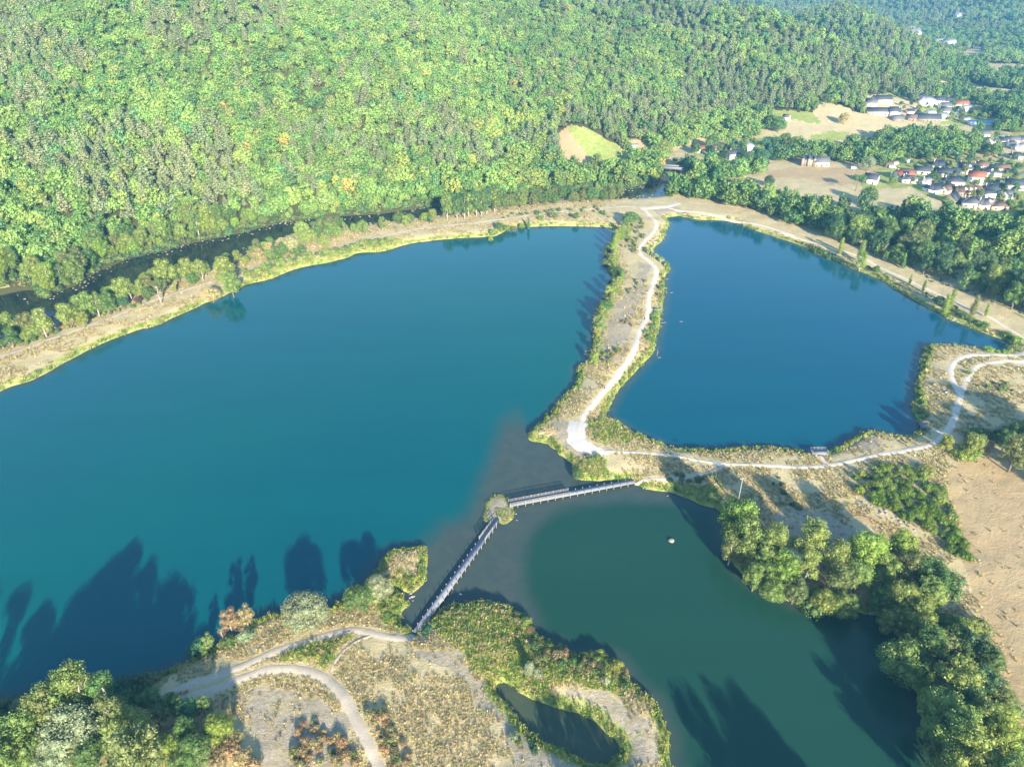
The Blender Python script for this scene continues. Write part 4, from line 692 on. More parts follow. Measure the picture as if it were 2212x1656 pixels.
# bank thickets of the near peninsula
fill(S('D2', 1540, 700, 1600, 760, 1650, 860, 1850, 930, 2100, 960, 2210, 1020, 2300, 1180, 2180, 1190, 2000, 1100, 1800, 1060, 1640, 1050, 1540, 900), 70, (1.0, 2.3), ['bush'], ['mid', 'light', 'olive', 'mid', 'yel', 'rust'], 'waterside bushes of the near peninsula', 'low green bush in the waterside thicket of the near peninsula', gap=1.5, wide=.85)
fill(S('D2', 920, 800, 1000, 720, 1080, 660, 1170, 620, 1300, 615, 1480, 655, 1540, 700, 1500, 720, 1300, 680, 1180, 690, 1080, 740, 960, 840), 48, (.8, 1.6), ['bush'], ['mid', 'light', 'olive', 'blue', 'mid'], 'fringe bushes beside the boardwalk landing', 'low leafy bush on the rounded shore right of the long boardwalk', gap=1.3, wide=.85)
tc(*S('D2', 1605, 1020)[0], 4.2, 'poplar', 'silver', 'pale silvery pointed willow bush above the small pond', wide=2.2, name='willow_bush', cat='bush'); tc(*S('D2', 1650, 1060)[0], 3, 'bush', 'silver', 'small silvery bush right of the pointed willow bush', wide=.6); tc(*S('D2', 2085, 1120)[0], 2.6, 'bush', 'silver', 'silvery bush near the tip of the near peninsula thicket', wide=.6)
tc(*S('D2', 1505, 1460)[0], 1.8, 'bush', 'silver', 'small grey green bush left of the small pond on gravel', wide=.8)
fill(S('D2', 1520, 1480, 1620, 1470, 1700, 1560, 1640, 1600, 1540, 1560), 8, (.8, 1.5), ['bush'], ['olive', 'dark'], 'bushes on gravel left of the small pond', 'dark low bush on the gravel bank left of the small pond', gap=1.2, wide=.9)
fill(S('D2', 760, 560, 800, 600, 830, 640, 780, 740, 720, 760, 680, 700, 700, 600), 14, (1, 1.8), ['bush'], ['light', 'lime', 'mid'], 'bushes at the landing cove', 'bright green bush on the spit left of the long boardwalk', gap=1.4, wide=.85)
fill(S('D2', 700, 480, 840, 560, 940, 500, 960, 400, 920, 400, 880, 480, 800, 500), 14, (.8, 1.4), ['bush'], ['light', 'yel', 'olive'], 'bushes around the grassy knoll', 'low yellow green bush around the grassy knoll on the spit', gap=1.5, wide=.9)
fill(S('D1', 1790, 930, 1900, 900, 2100, 850, 2208, 830, 2208, 870, 2080, 960, 1900, 960), 26, (.6, 1.2), ['bush'], ['lime', 'broom', 'yel'], 'low bushes between the two tracks', 'low bright bush between the two gravel tracks', gap=1.2, wide=.9)
# peninsula right shore and others
def along(px, n, hs, tints, group, label, wide=.8, spread=.8, kinds=('bush',), **k):
    c = densify(gnd(px), .8)
    for i in range(n):
        q_ = c[int((i + random.random() * .8) / n * (len(c) - 1))]; tree(q_[0] + random.gauss(0, spread), q_[1] + random.gauss(0, spread), random.uniform(*hs), random.choice(kinds), random.choice(tints), label, group=group, wide=wide, **k)
along(S('C5', 1255, 580, 1300, 610, 1370, 650, 1405, 690), 18, (1.8, 3.2), ['mid', 'silver', 'light', 'silver'], 'bushes at the bend of the peninsula', 'leafy waterside bush at the upper bend of the peninsula beside the right lake')
along(S('C5', 1385, 760, 1375, 850, 1350, 930), 18, (1.4, 2.6), ['light', 'mid', 'olive'], 'bushes above the small platform', 'green waterside bush on the peninsula above the small viewing platform')
along(S('C5', 1335, 1010, 1320, 1080, 1300, 1150, 1290, 1210, 1290, 1260), 26, (1.4, 2.8), ['light', 'lime', 'mid', 'mid'], 'bushes below the small platform', 'green waterside bush on the peninsula below the small viewing platform')
along(S('C5', 1250, 1310, 1220, 1380, 1130, 1490, 1060, 1560), 12, (.9, 1.6), ['light', 'olive'], 'small bushes at the narrow shore', 'small scattered bush on the sandy lower right shore of the peninsula')
along(S('C5', 770, 1430, 760, 1490, 740, 1560, 690, 1610), 16, (1.2, 2.0), ['light', 'lime', 'mid'], 'bushes at the left elbow', 'low green bush on the lower left shore of the peninsula')
along(S('D3', 200, 90, 160, 170, 90, 240, 40, 290, 110, 300), 22, (1.0, 1.9), ['olive', 'yel', 'light'], 'bushes at the peninsula point', 'yellow green bush on the pointed tip of the peninsula')
tc(*S('D3', 340, 480)[0], 4, 'round', 'mid', 'lone dark green tree at the water left of the upper boardwalk landing'); along(S('D3', 390, 450, 440, 440, 500, 450), 8, (1.2, 1.8), ['olive', 'light'], 'bushes above the upper boardwalk', 'olive bush on the knoll above the upper boardwalk')
along(S('C5', 1110, 480, 1150, 560, 1190, 610), 16, (1.5, 2.6), ['olive', 'tan', 'light'], 'shrubs on the upper peninsula', 'dry olive shrub between poplars and white path on the upper peninsula', spread=1.6)
along(S('C5', 1200, 330, 1230, 400, 1200, 470, 1120, 540), 20, (1.5, 2.8), ['tan', 'olive', 'light', 'olive'], 'shrubs left of the upper white path', 'brownish shrub left of the white path near the junction', spread=1.8)
along(S('C5', 1190, 790, 1220, 840, 1110, 910), 10, (1.2, 1.9), ['olive', 'tan'], 'shrubs at mid peninsula', 'dry shrub in the middle of the gravelly peninsula', spread=1.8)
along(S('C5', 1100, 1100, 1150, 1140), 5, (1.2, 1.8), ['rust', 'tan'], 'brown shrubs at mid peninsula', 'rusty shrub on the gravel left of the resting walker', spread=1.2)
along(S('C5', 950, 1420, 1030, 1330, 1060, 1310), 14, (1.3, 2.2), ['rust', 'olive', 'light'], 'shrubs at the lower peninsula', 'rusty green shrub on the lower peninsula left of the white path', spread=1.2)
along(S('C6', 1385, 1030, 1440, 1000, 1480, 980, 1440, 1080, 1400, 1150, 1370, 1240, 1360, 1330, 1390, 1420, 1400, 1500, 1390, 1580), 60, (1.0, 2.0), ['yel', 'lime', 'olive', 'yel'], 'golden fringe of the right headland', 'golden green waterside bush on the left edge of the right headland', spread=.5, wide=.75)
along(S('D3', 940, 372, 1130, 385, 1260, 372, 1400, 365, 1530, 362, 1660, 375, 1740, 385), 46, (.9, 1.7), ['yel', 'olive', 'light', 'lime'], 'fringe between white path and right lake', 'low waterside bush between the white path and the near shore of the right lake', spread=.4)
along(S('D3', 1960, 385, 2040, 345, 2110, 295, 2190, 275), 22, (1.0, 1.9), ['olive', 'lime', 'mid'], 'bushes right of the long platform', 'olive bush on the shore between the two blue grey platforms', spread=.6)
along(S('D3', 1540, 570, 1600, 640, 1660, 720, 1700, 790), 14, (.9, 1.6), ['olive', 'dark', 'tan'], 'bushes on the slope behind the tall trees', 'dark low bush on the shaded dry slope behind the tall green trees', spread=1.5)
along(S('D3', 910, 560, 1000, 590, 1150, 590, 1240, 600), 16, (1.0, 1.8), ['dark', 'mid', 'olive'], 'shaded bushes by the upper boardwalk landing', 'shaded green bush right of the upper boardwalk landing', spread=1.3)
along(S('C6', 1820, 1290, 1900, 1330, 2000, 1360, 2100, 1370, 2208, 1400), 22, (.9, 1.8), ['olive', 'light', 'dark'], 'bushes right of the path fork', 'low olive bush on the dry slope right of the path fork', spread=2.5)
along(S('C4', 1540, 340, 1700, 290, 1850, 240, 2000, 215, 2180, 175, 'C2', 100, 1610, 250, 1560, 400, 1545), 80, (1.8, 3.2), ['lime', 'light', 'mid', 'light'], 'green slope bushes above the left lake', 'bright green bush on the slope between track and water beyond the left lake', spread=1.6)
along(S('C4', 200, 770, 400, 690, 620, 610, 850, 540, 960, 500), 30, (1.0, 2.0), ['mid', 'light'], 'path side bushes on the left embankment', 'green bush at the path edge on the left embankment', spread=1.0)
along(S('C2', 1130, 1395, 1300, 1370, 1500, 1350, 1700, 1340, 1800, 1400), 30, (1.2, 2.4), ['light', 'olive', 'mid'], 'bushes above the north shore', 'green bush on the sandy bank at the north end of the left lake', spread=2.0)
along(S('C6', 700, 250, 900, 340, 1100, 430, 1300, 540, 1450, 610, 1600, 700), 50, (.7, 1.4), ['yel', 'olive', 'lime'], 'lakeside fringe below the white path', 'low golden bush on the lakeside fringe below the right embankment path', spread=.8)
along(S('C6', 700, 150, 1000, 250, 1300, 390, 1600, 520, 1900, 620, 2200, 760), 60, (.7, 1.5), ['olive', 'tan', 'light'], 'bushes between the two embankment tracks', 'low dry bush between the two tracks of the right embankment', spread=2.0)
# valley and village trees
tc(*S('C3', 1165, 1120)[0], 11, 'umbrella', 'mid', 'umbrella shaped pine between the tan field and the white gabled house'); tc(*S('C3', 1070, 780)[0], 12, 'round', 'tan', 'lone rounded tree standing in the sloping pasture'); tc(*S('C3', 1230, 1020)[0], 12, 'round', 'silver', 'pale grey leafless looking tree at the top edge of the tan field')
tc(*S('C3', 1235, 1215)[0], 13, 'round', 'mid', 'rounded bright tree between white gabled house and riverside wood'); tc(*S('C3', 605, 1130)[0], 9, 'round', 'dark', 'dark round tree at the left tip of the tan field'); tc(*S('C3', 1385, 1130)[0], 7, 'round', 'light', 'small round tree left of the red roofed house'); tc(*S('C3', 660, 800)[0], 15, 'round', 'mid', 'big round tree at the corner where wood meets pasture')
tc(*S('C3', 780, 915)[0], 17, 'broad', 'lime', 'tall yellow green tree below the sloping pasture'); tc(*S('C3', 940, 720)[0], 12, 'broad', 'mid', 'green tree on the bank between the two pastures'); tc(*S('C3', 2000, 680)[0], 15, 'round', 'mid', 'big round tree right of the upper village'); tc(*S('C2', 2140, 930)[0], 15, 'round', 'light', 'broad pale green tree near the grey river bridge', wide=1.1)
fill(S('C3', 1190, 1195, 1300, 1160, 1600, 1190, 1900, 1290, 2208, 1390, 2208, 1000, 1900, 1000, 1620, 1010, 1400, 1040, 1500, 1130, 1300, 1180), 95, (3.5, 8), ['round', 'broad'], ['mid', 'olive', 'dark', 'light', 'blue'], 'garden trees of the lower village', 'garden tree between the houses of the lower village', gap=5.5)
fill(S('C3', 1540, 640, 1700, 640, 1850, 690, 1990, 760, 1800, 800, 1600, 780), 44, (4, 8), ['round', 'broad'], ['mid', 'olive', 'light', 'blue'], 'garden trees of the upper village', 'garden tree between the houses of the upper village', gap=7)
fill(S('C3', 1190, 640, 1400, 650, 1540, 720, 1540, 780, 1420, 760, 1380, 690), 14, (4, 8), ['round', 'broad'], ['olive', 'mid', 'dark'], 'trees around the hillside farm', 'tree near the long grey roofed farm above the pasture', gap=8)
fill(S('C3', 100, 960, 700, 930, 780, 960, 800, 1020, 500, 1050, 200, 1010, 100, 1000), 30, (8, 13), ['round', 'broad'], ['mid', 'dark', 'light', 'blue'], 'trees around the riverside hamlet', 'tree among the white houses of the riverside hamlet', gap=9)
def dead(vx, vy, h, label, seed=0, name='dead_tree', **k):
    p = at(vx, vy, 0 if 'water' in label else 2.0); z = float(quick(p[0], p[1])[0][0]); r = empty(name, (p[0], p[1], max(z, -.1)), random.random() * 6); r.scale = (h,) * 3; tag(r, label, 'dead tree', **k)
    o = bpy.data.objects.new('branches', DEADM[seed]); COL.objects.link(o); o.parent = r; return r
p = S('C4', 1020, 500)[0]; dead(p[0], p[1], 10, 'leafless pale tree beside the path on the left embankment')
p = S('C5', 1340, 1330)[0]; dead(p[0], p[1], 3.2, 'bare white branches sticking out of the water of the right lake', 1, 'dead_branches')
p = S('D1', 1400, 830)[0]; dead(p[0], p[1], 5, 'leafless grey tree left of the brownish shore tree', 0)
# tall bottom left wood trees, set by their lake shadows; some added to thicken these
sdir = np.array([-math.sin(math.radians(17)), math.cos(math.radians(17))]); CT = 1 / math.tan(SUN_EL)
for (vx, vy, h) in [(-60, 1345, 16), (20, 1350, 16), (75, 1352, 15), (130, 1358, 16), (185, 1300, 15), (225, 1250, 16), (262, 1222, 16), (290, 1203, 17), (318, 1235, 15), (352, 1300, 14), (165, 1325, 15), (208, 1272, 15), (246, 1234, 16), (276, 1212, 16), (335, 1262, 15), (385, 1272, 18), (100, 1345, 15)]:
    p = gnd([(vx, vy)], 0)[0] - sdir * h * CT; tree(p[0], p[1], h, random.choice(['broad', 'airy']), random.choice(['mid', 'light', 'olive']), 'tall tree at the bottom left edge whose shadow falls across the left lake', group='tall trees of the bottom left wood', wide=.85)
for (vx, vy, h) in [(1485, 1510, 20), (1560, 1500, 22), (1600, 1530, 20), (1640, 1580, 20), (1260, 1560, 16), (1180, 1500, 15)]:
    p = gnd([(vx, vy)], 0)[0] - sdir * h * CT; tree(p[0], p[1], h, 'broad', 'mid', 'tall tree below the frame whose shadow falls across the lower right water', group='trees below the lower right water', wide=.8)
BUSHQ.sort(key=lambda b_: -b_[0])
for w_, a_ in BUSHQ[:NBUSH]: tree(*a_, now=True)
rest_b = [a_ for w_, a_ in BUSHQ[NBUSH:]]
if rest_b:
    bp_ = np.array([(a_[0], a_[1], quick(a_[0], a_[1])[0][0] - .1) for a_ in rest_b]); hw = np.array([(a_[2] * a_[7], a_[2] * a_[7], a_[2]) for a_ in rest_b])
    scatter('low_shrubs', bp_, hw, np.full(len(rest_b), 10), np.array([TINT[a_[4]] for a_ in rest_b]) * rng.uniform(.8, 1.2, (len(rest_b), 1)), 'small low shrubs scattered along the shores and slopes', 'shrubs')
# ------------------------------------------------------------------ grasses and weeds (nobody could count them)
GSRC = bpy.data.collections.new('grass_sources')
def gsrc(i, V, F, r):
    o = mesh_obj('grass_source_%02d' % i, V, F, M_LEAFI, cols={'rnd': ('FACE', r)}); COL.objects.unlink(o); GSRC.objects.link(o)
for i in range(3):
    R = np.random.default_rng(i); n_ = 26; a = R.random(n_) * 6.28; rr = R.random(n_) * .35; bx, by = np.cos(a) * rr, np.sin(a) * rr; w_ = .05; tx, ty = bx + np.cos(a) * R.uniform(0, .4, n_), by + np.sin(a) * R.uniform(0, .4, n_); th = R.uniform(.55, 1.05, n_); cx, cy_ = -np.sin(a) * w_, np.cos(a) * w_
    V = np.stack([np.stack([bx - cx, by - cy_, np.full(n_, -.05)], 1), np.stack([bx + cx, by + cy_, np.full(n_, -.05)], 1), np.stack([tx + cx * .4, ty + cy_ * .4, th], 1), np.stack([tx - cx * .4, ty - cy_ * .4, th], 1)], 1).reshape(-1, 3)
    gsrc(i, V, [np.arange(n_ * 4).reshape(n_, 4)], R.random(n_))
for i in range(2):
    V, F, r = leaves('bush', 60, .13, 200 + i, blobs=False); gsrc(3 + i, V, F, r)
NG2 = NG.copy()
for nd in NG2.nodes:
    if nd.type == 'COLLECTION_INFO': nd.inputs['Collection'].default_value = GSRC
def grass(name, P, h, wide, which, tint, label):
    o = scatter(name, P, np.stack([wide, wide, h], 1), which, tint, label, 'grass'); o.modifiers[0].node_group = NG2; return o
x, y = jgrid(-330, 330, 60, 470, .72); D = np.hypot(x, y); k = (rng.random(len(x)) < np.clip((150 / D) ** 1.6, .18, 1)) & ((D < 330) | (quick(x, y)[1] < 5) | (x < 60)); x = x[k]; y = y[k]
z, sdw, wd, hh = ground(x, y, True); k = (sdw > .1) & (hh < 3); x, y, z, sdw, wd = x[k], y[k], z[k], sdw[k], wd[k]
px, py = proj(x, y, z); k = (px > -150) & (px < 2360) & (py > 360) & (py < 1760) & ~((px < 1400) & (wd == 4) & (sdw < 2)); x, y, z, sdw, px, py = x[k], y[k], z[k], sdw[k], px[k], py[k]
pd = np.full(len(x), 9.0)
for c_, w_ in PATHS: pd = np.minimum(pd, segdist(x, y, c_[::3], False, 9.0) - w_ / 2)
D = np.hypot(x, y); jx_ = (fbm(x / 4, y / 4, 2) - .5) * 40; jy_ = (fbm(x / 4 + 50, y / 4 + 9, 2) - .5) * 30
def inn(ps): 
    m_ = np.zeros(len(x), bool)
    for p_ in ps: m_ |= inpoly(px + jx_, py + jy_, p_)
    return m_
inis = inpoly(x, y, gISLE)
gg = inn(GREENS); gv = inn(GRAVEL); bf = inn([BIGFIELD]); clump = fbm(x / 7, y / 7, 3)
fr = sdw < rng.uniform(.8, 2.6, len(x)) * np.where(inis, .45, 1)
u = rng.random(len(x)); keep = (pd > .15) & (fr | gg | (u < np.where(gv, .12, np.where(bf, .03, .75)) * sstep(.28, .55, clump) * 1.5))
x, y, z, sdw, gg, gv, bf, fr, D, clump, px, py, inis = [a_[keep] for a_ in (x, y, z, sdw, gg, gv, bf, fr, D, clump, px, py, inis)]; n_ = len(x)
GT = np.array([(.22, .30, .055), (.34, .36, .07), (.13, .22, .045), (.46, .38, .17), (.55, .45, .24), (.40, .32, .15), (.32, .24, .12)])
u = rng.random(n_); ci_ = np.where(fr, np.where(u < .4, 0, np.where(u < .75, 1, np.where(u < .85, 2, 3))), np.where(gg, np.where(u < .3, 0, np.where(u < .55, 1, np.where(u < .7, 2, 3))), np.where(u < .3, 3, np.where(u < .6, 4, np.where(u < .85, 5, np.where(u < .95, 6, 1))))))
tint = GT[ci_] * rng.uniform(.75, 1.25, (n_, 1)); wh = np.where((fr | gg) & (rng.random(n_) < .6), rng.integers(3, 5, n_), rng.integers(0, 3, n_))
hgt = np.where(fr, rng.uniform(.6, 1.5, n_), np.where(gg, rng.uniform(.5, 1.1, n_), rng.uniform(.2, .6, n_))) * np.where(inis, .5, 1); wid_ = rng.uniform(.7, 1.3, n_) * np.where(fr | gg, 1.1, .9) * np.where(wh > 2, .8, 1) * np.clip(D / 150, 1, 2.0)
P = np.stack([x, y, z], 1)
a_ = fr | gg; print('grass', a_.sum(), (~a_).sum())
grass('shore_grass', P[a_], hgt[a_], wid_[a_], wh[a_], tint[a_], 'green and yellow waterside grass fringing the shores')
grass('dry_grass', P[~a_], hgt[~a_], wid_[~a_], wh[~a_], tint[~a_], 'straw coloured dry grass tufts over the banks and fields')
# ------------------------------------------------------------------ houses
M_WALL = dict(white=plain('white_render', (.78, .76, .72), .9, .05), cream=plain('cream_render', (.70, .60, .46), .9, .07), pink=plain('pink_render', (.68, .52, .42), .9, .07), stone=plain('stone_wall', (.28, .24, .19), .95, .25))
M_ROOF = dict(slate=plain('slate_roof', (.055, .065, .085), .7, .2, 2, .3), grey=plain('grey_roof', (.12, .125, .135), .7, .2, 2), red=plain('red_tiles', (.26, .10, .06), .85, .2, 2), brown=plain('brown_tiles', (.15, .10, .08), .85, .2, 2), pale=plain('pale_roof', (.30, .30, .30), .7, .1, 2), blue=plain('blue_roof', (.10, .28, .50), .5, .1))
M_GLASS = plain('window_glass', (.03, .045, .06), .12, .1, 1, .8); M_FRAME = plain('window_frame', (.75, .74, .72), .6, .04); M_DOOR = plain('door_wood', (.20, .12, .07), .7, .15); M_REDDOOR = plain('red_door', (.45, .06, .04), .7, .1); M_SOLAR = plain('solar_glass', (.02, .03, .09), .15, .1, 1, .8)
M_METAL = plain('galvanised', (.42, .44, .46), .45, .08, 3, .5, .6); M_BRICK = plain('chimney_brick', (.45, .32, .24), .9, .2, 5)
HOUSES = []
def ghit(vx, vy):
    """point of the land seen at this place of the photograph"""
    r = ray([(vx, vy)])[0]; t = np.linspace(60, 3600, 6000); X_, Y_, Z_ = r[0] * t, r[1] * t, CAMZ + r[2] * t; g_ = quick(X_, Y_)[0]
    i = np.nonzero(Z_ <= g_)[0]; i = i[0] if len(i) else len(t) - 1; return X_[i], Y_[i], g_[i]
def house(vx, vy, w, l, h, rot, wall, roof, label, kind='gable', name='house', cat='house', chim=1, wins=True, dorm=0, door=None, solar=False, group=None):
    X_, Y_, Z_ = ghit(vx, vy); R_ = math.radians(rot); root = empty(name, (X_, Y_, Z_ - .25), R_); tag(root, label, cat, group); HOUSES.append((X_, Y_, max(w, l)))
    zs = [quick(X_ + a * math.cos(R_) - b * math.sin(R_), Y_ + a * math.sin(R_) + b * math.cos(R_))[0][0] for a in (-w / 2, w / 2) for b in (-l / 2, l / 2)]
    base = min(zs) - Z_ - .2; rise = l * .5 * (.75 if kind == 'gable' else .62); a, b = w / 2, l / 2
    m = MB()
    if kind == 'flat':
        m.box(-a, -b, base, a, b, h)
    elif kind == 'hip':
        m.box(-a, -b, base, a, b, h)
    else:
        m.add([(-a, -b, base), (a, -b, base), (a, b, base), (-a, b, base), (-a, -b, h), (a, -b, h), (a, b, h), (-a, b, h), (-a, 0, h + rise), (a, 0, h + rise)],
              [(0, 3, 2, 1), (0, 1, 5, 4), (2, 3, 7, 6), (1, 2, 6, 9, 5), (3, 0, 4, 8, 7)])
    m.build('wall', M_WALL[wall], root)
    o_ = .35; m = MB(); t_ = .22
    def slab(pts):
        p_ = np.array(pts, float); nrm = np.cross(p_[1] - p_[0], p_[2] - p_[0]); nrm /= np.linalg.norm(nrm); k_ = len(p_)
        m.add(np.concatenate([p_, p_ + nrm * t_]), [tuple(range(k_))[::-1], tuple(range(k_, 2 * k_))] + [(i, (i + 1) % k_, (i + 1) % k_ + k_, i + k_) for i in range(k_)])
    ez = h - o_ * rise / b; rz = h + rise + .02
    if kind == 'flat': m.box(-a - .2, -b - .2, h + .01, a + .2, b + .2, h + .3)
    elif kind == 'hip':
        k_ = max(a - b * .9, .2)
        slab([(-a - o_, -b - o_, ez), (a + o_, -b - o_, ez), (k_, 0, rz), (-k_, 0, rz)]); slab([(a + o_, b + o_, ez), (-a - o_, b + o_, ez), (-k_, 0, rz), (k_, 0, rz)])
        slab([(a + o_, -b - o_, ez), (a + o_, b + o_, ez), (k_, 0, rz)]); slab([(-a - o_, b + o_, ez), (-a - o_, -b - o_, ez), (-k_, 0, rz)])
    else:
        slab([(-a - o_, -b - o_, ez), (a + o_, -b - o_, ez), (a + o_, 0, rz), (-a - o_, 0, rz)]); slab([(a + o_, b + o_, ez), (-a - o_, b + o_, ez), (-a - o_, 0, rz), (a + o_, 0, rz)])
    rf = m.build('roof', M_ROOF[roof], root)
    for c_ in range(chim):
        m = MB(); cx = (-a + .9) if c_ == 0 else (a - .9); m.box(cx - .35, -.3, h + rise * .6, cx + .35, .35, h + rise + .9); m.box(cx - .42, -.37, h + rise + .9, cx + .42, .42, h + rise + 1.02); m.build('chimney', M_BRICK, rf)
    for c_ in range(dorm):
        cx = (c_ - (dorm - 1) / 2) * 3.2; y0 = -b * .72; z0 = h + rise * .22; m = MB()
        m.add([(cx - .7, y0, z0), (cx + .7, y0, z0), (cx + .7, y0 + 1.9, z0 + .9), (cx - .7, y0 + 1.9, z0 + .9), (cx - .7, y0, z0 + 1.2), (cx + .7, y0, z0 + 1.2), (cx + .7, y0 + 1.9, z0 + 1.2), (cx - .7, y0 + 1.9, z0 + 1.2), (cx, y0 - .1, z0 + 1.8), (cx, y0 + 2.2, z0 + 1.8)],
              [(0, 1, 5, 8, 4), (1, 2, 6, 5), (3, 0, 4, 7), (4, 8, 9, 7), (5, 6, 9, 8)]); m.build('dormer', M_WALL[wall], rf)
    if wins:
        fl = max(1, int(h / 2.6)); nw = max(2, int(w / 3.4))
        for f_ in range(fl):
            for i in range(nw):
                cx = -a + (i + .5) * w / nw; zc = 1.3 + f_ * 2.6
                if f_ == 0 and i == nw // 2:
                    m = MB(); m.box(cx - .55, -b - .06, .2, cx + .55, -b + .05, 2.3); m.build('door', door or M_DOOR, root); continue
                m = MB(); m.box(cx - .6, -b - .07, zc - .6, cx + .6, -b + .02, zc + .65); fr = m.build('window', M_FRAME, root)
                m = MB(); m.box(cx - .5, -b - .10, zc - .5, cx + .5, -b - .072, zc + .55); m.build('pane', M_GLASS, fr)
            for sx in (-1, 1):
                m = MB(); m.box(sx * (a + .07) - .04, -.6, 1.0 + f_ * 2.6, sx * (a + .07) + .04, .6, 2.1 + f_ * 2.6); m.build('window', M_GLASS, root)
    if solar:
        m = MB(); nz = np.array([0, -rise, b]); 
        p0 = np.array([-2.2, -b * .75, h + rise * .25]); p1 = np.array([2.2, -b * .75, h + rise * .25]); p2 = np.array([2.2, -b * .3, h + rise * .7]); p3 = np.array([-2.2, -b * .3, h + rise * .7]); nn = np.array([0, -rise, b]); nn = nn / np.linalg.norm(nn)
        m.add(np.concatenate([np.array([p0, p1, p2, p3]) + nn * (t_ + .03), np.array([p0, p1, p2, p3]) + nn * (t_ + .12)]), [(3, 2, 1, 0), (4, 5, 6, 7), (0, 1, 5, 4), (1, 2, 6, 5), (2, 3, 7, 6), (3, 0, 4, 7)]); m.build('solar_panel', M_SOLAR, rf)
    return root
def HP(crop, x, y, *a, **k): p = S(crop, x, y)[0]; return house(p[0], p[1], *a, **k)
HP('D7', 1195, 1100, 12, 10, 3.2, 12, 'cream', 'slate', 'cream house under a tall hipped slate roof at the top of the lower village', 'hip')
HP('D7', 1270, 1195, 12, 7.5, 3, -22, 'white', 'slate', 'white house with dark gable roof just below the tall hipped one', chim=0)
HP('D7', 1510, 1160, 11, 9, 4.6, -24, 'white', 'slate', 'tall white house with three dormers in its slate roof', dorm=2, chim=2)
HP('D7', 1700, 1105, 8, 6.5, 3, -25, 'cream', 'brown', 'small cream house with brown roof right of the dormered white house', chim=1)
HP('D7', 1845, 1105, 7, 5, 2.6, 20, 'white', 'pale', 'small pale roofed outbuilding right of the small brown roofed house', chim=0, wins=False, name='outbuilding')
HP('D7', 1795, 1185, 13, 9, 3.4, -10, 'white', 'slate', 'long white house with slate hipped roof and skylights near the right field', 'hip', dorm=1)
HP('D7', 1360, 1290, 13, 8.5, 3.0, -6, 'white', 'slate', 'low white house with slate roof between two garden plots', 'hip')
HP('D7', 1620, 1275, 10, 8, 5.6, -28, 'white', 'red', 'tall white house with reddish tiled roof in the lower village')
HP('D7', 1165, 1375, 14, 10, 2.8, 16, 'white', 'slate', 'low white walled house with broad hipped roof beside the riverside wood', 'hip')
HP('D7', 1540, 1415, 15, 8, 3.2, -4, 'pink', 'brown', 'pinkish house with brown roof and red dormers above the big grey complex', dorm=3, chim=1)
HP('D7', 1345, 1495, 8, 9, 2.8, 40, 'stone', 'slate', 'half hidden grey house left of the big grey complex', chim=0)
HP('D7', 1600, 1545, 13, 9, 3.2, -20, 'white', 'grey', 'left wing of the big grey roofed complex beside the wood', 'hip', chim=2)
HP('D7', 1755, 1560, 13, 9, 3.2, 10, 'cream', 'grey', 'right wing of the big grey roofed complex beside the wood', 'hip', dorm=1)
HP('D7', 1815, 1385, 10, 8, 3, -15, 'white', 'slate', 'bluish slate roofed house behind the pinkish house', 'hip')
HP('D7', 2080, 1335, 12, 8, 3.4, -24, 'white', 'slate', 'dark roofed house at the right edge below the brown field corner')
HP('D7', 785, 1225, 12, 8, 3.6, -4, 'white', 'red', 'white house with red tiled roof and solar panels beside the tan field', solar=True, chim=1)
HP('D7', 400, 1275, 9, 8, 3.8, -38, 'white', 'slate', 'white gabled house with slate roof beside the umbrella pine')
HP('D7', 605, 1085, 6, 4, 2.4, 10, 'stone', 'brown', 'dark low shed at the right end of the hedge above the tan field', chim=0, wins=False, name='shed', cat='shed')
HP('D7', 1725, 722, 9, 6, 2.6, 8, 'white', 'grey', 'low grey roofed house left of the right edge cluster', chim=0)
HP('D7', 1930, 785, 9, 7, 3, 10, 'white', 'pale', 'pale roofed house at the left of the right edge cluster', chim=0)
HP('D7', 2065, 800, 10, 7, 3, -15, 'white', 'grey', 'grey roofed house in the middle of the right edge cluster')
HP('D7', 2175, 790, 8, 6, 3, 12, 'stone', 'slate', 'dark stone house at the right frame edge above the cluster', chim=0)
HP('D7', 2165, 880, 12, 8, 3, 10, 'white', 'pale', 'large pale roofed house at the right frame edge', 'hip')
HP('D7', 1865, 915, 6, 5, 2.4, 0, 'white', 'pale', 'tiny white house alone between trees below the right edge cluster', chim=0, wins=False)
HP('D7', 525, 330, 18, 9, 4, 4, 'cream', 'slate', 'cream farmhouse with slate roof at the wood edge above the pasture')
HP('D7', 400, 368, 11, 7, 4, -30, 'white', 'grey', 'white farm building left of the cream farmhouse', chim=0)
HP('D7', 535, 470, 30, 8, 3.6, -8, 'cream', 'slate', 'long slate roofed farm building along the top of the pasture', chim=2)
HP('D7', 650, 490, 7, 9, 5.5, -8, 'white', 'slate', 'tall white gable end at the right end of the long farm building', chim=1)
HP('D7', 708, 538, 11, 7, 2.6, 15, 'stone', 'grey', 'grey roofed shed standing alone below the long farm building', chim=0, wins=False, name='shed', cat='shed')
HP('D7', 860, 455, 7, 5, 2.6, 5, 'white', 'slate', 'little white shed on the meadow right of the farm', chim=0, wins=False, name='shed', cat='shed')
HP('D7', 1040, 350, 16, 12, 5, 20, 'white', 'pale', 'large bright white building at the left of the upper village', 'hip', chim=0)
HP('D7', 965, 305, 8, 6, 4, 0, 'white', 'slate', 'small white house left of the large bright building', chim=0)
HP('D7', 1185, 345, 12, 9, 4.5, -15, 'white', 'slate', 'white house with dark roof right of the large bright building')
HP('D7', 1295, 348, 13, 8, 4, 5, 'white', 'slate', 'dark roofed house at the middle of the upper village top row')
HP('D7', 1270, 412, 10, 8, 4.5, 0, 'white', 'grey', 'white house in the second row of the upper village')
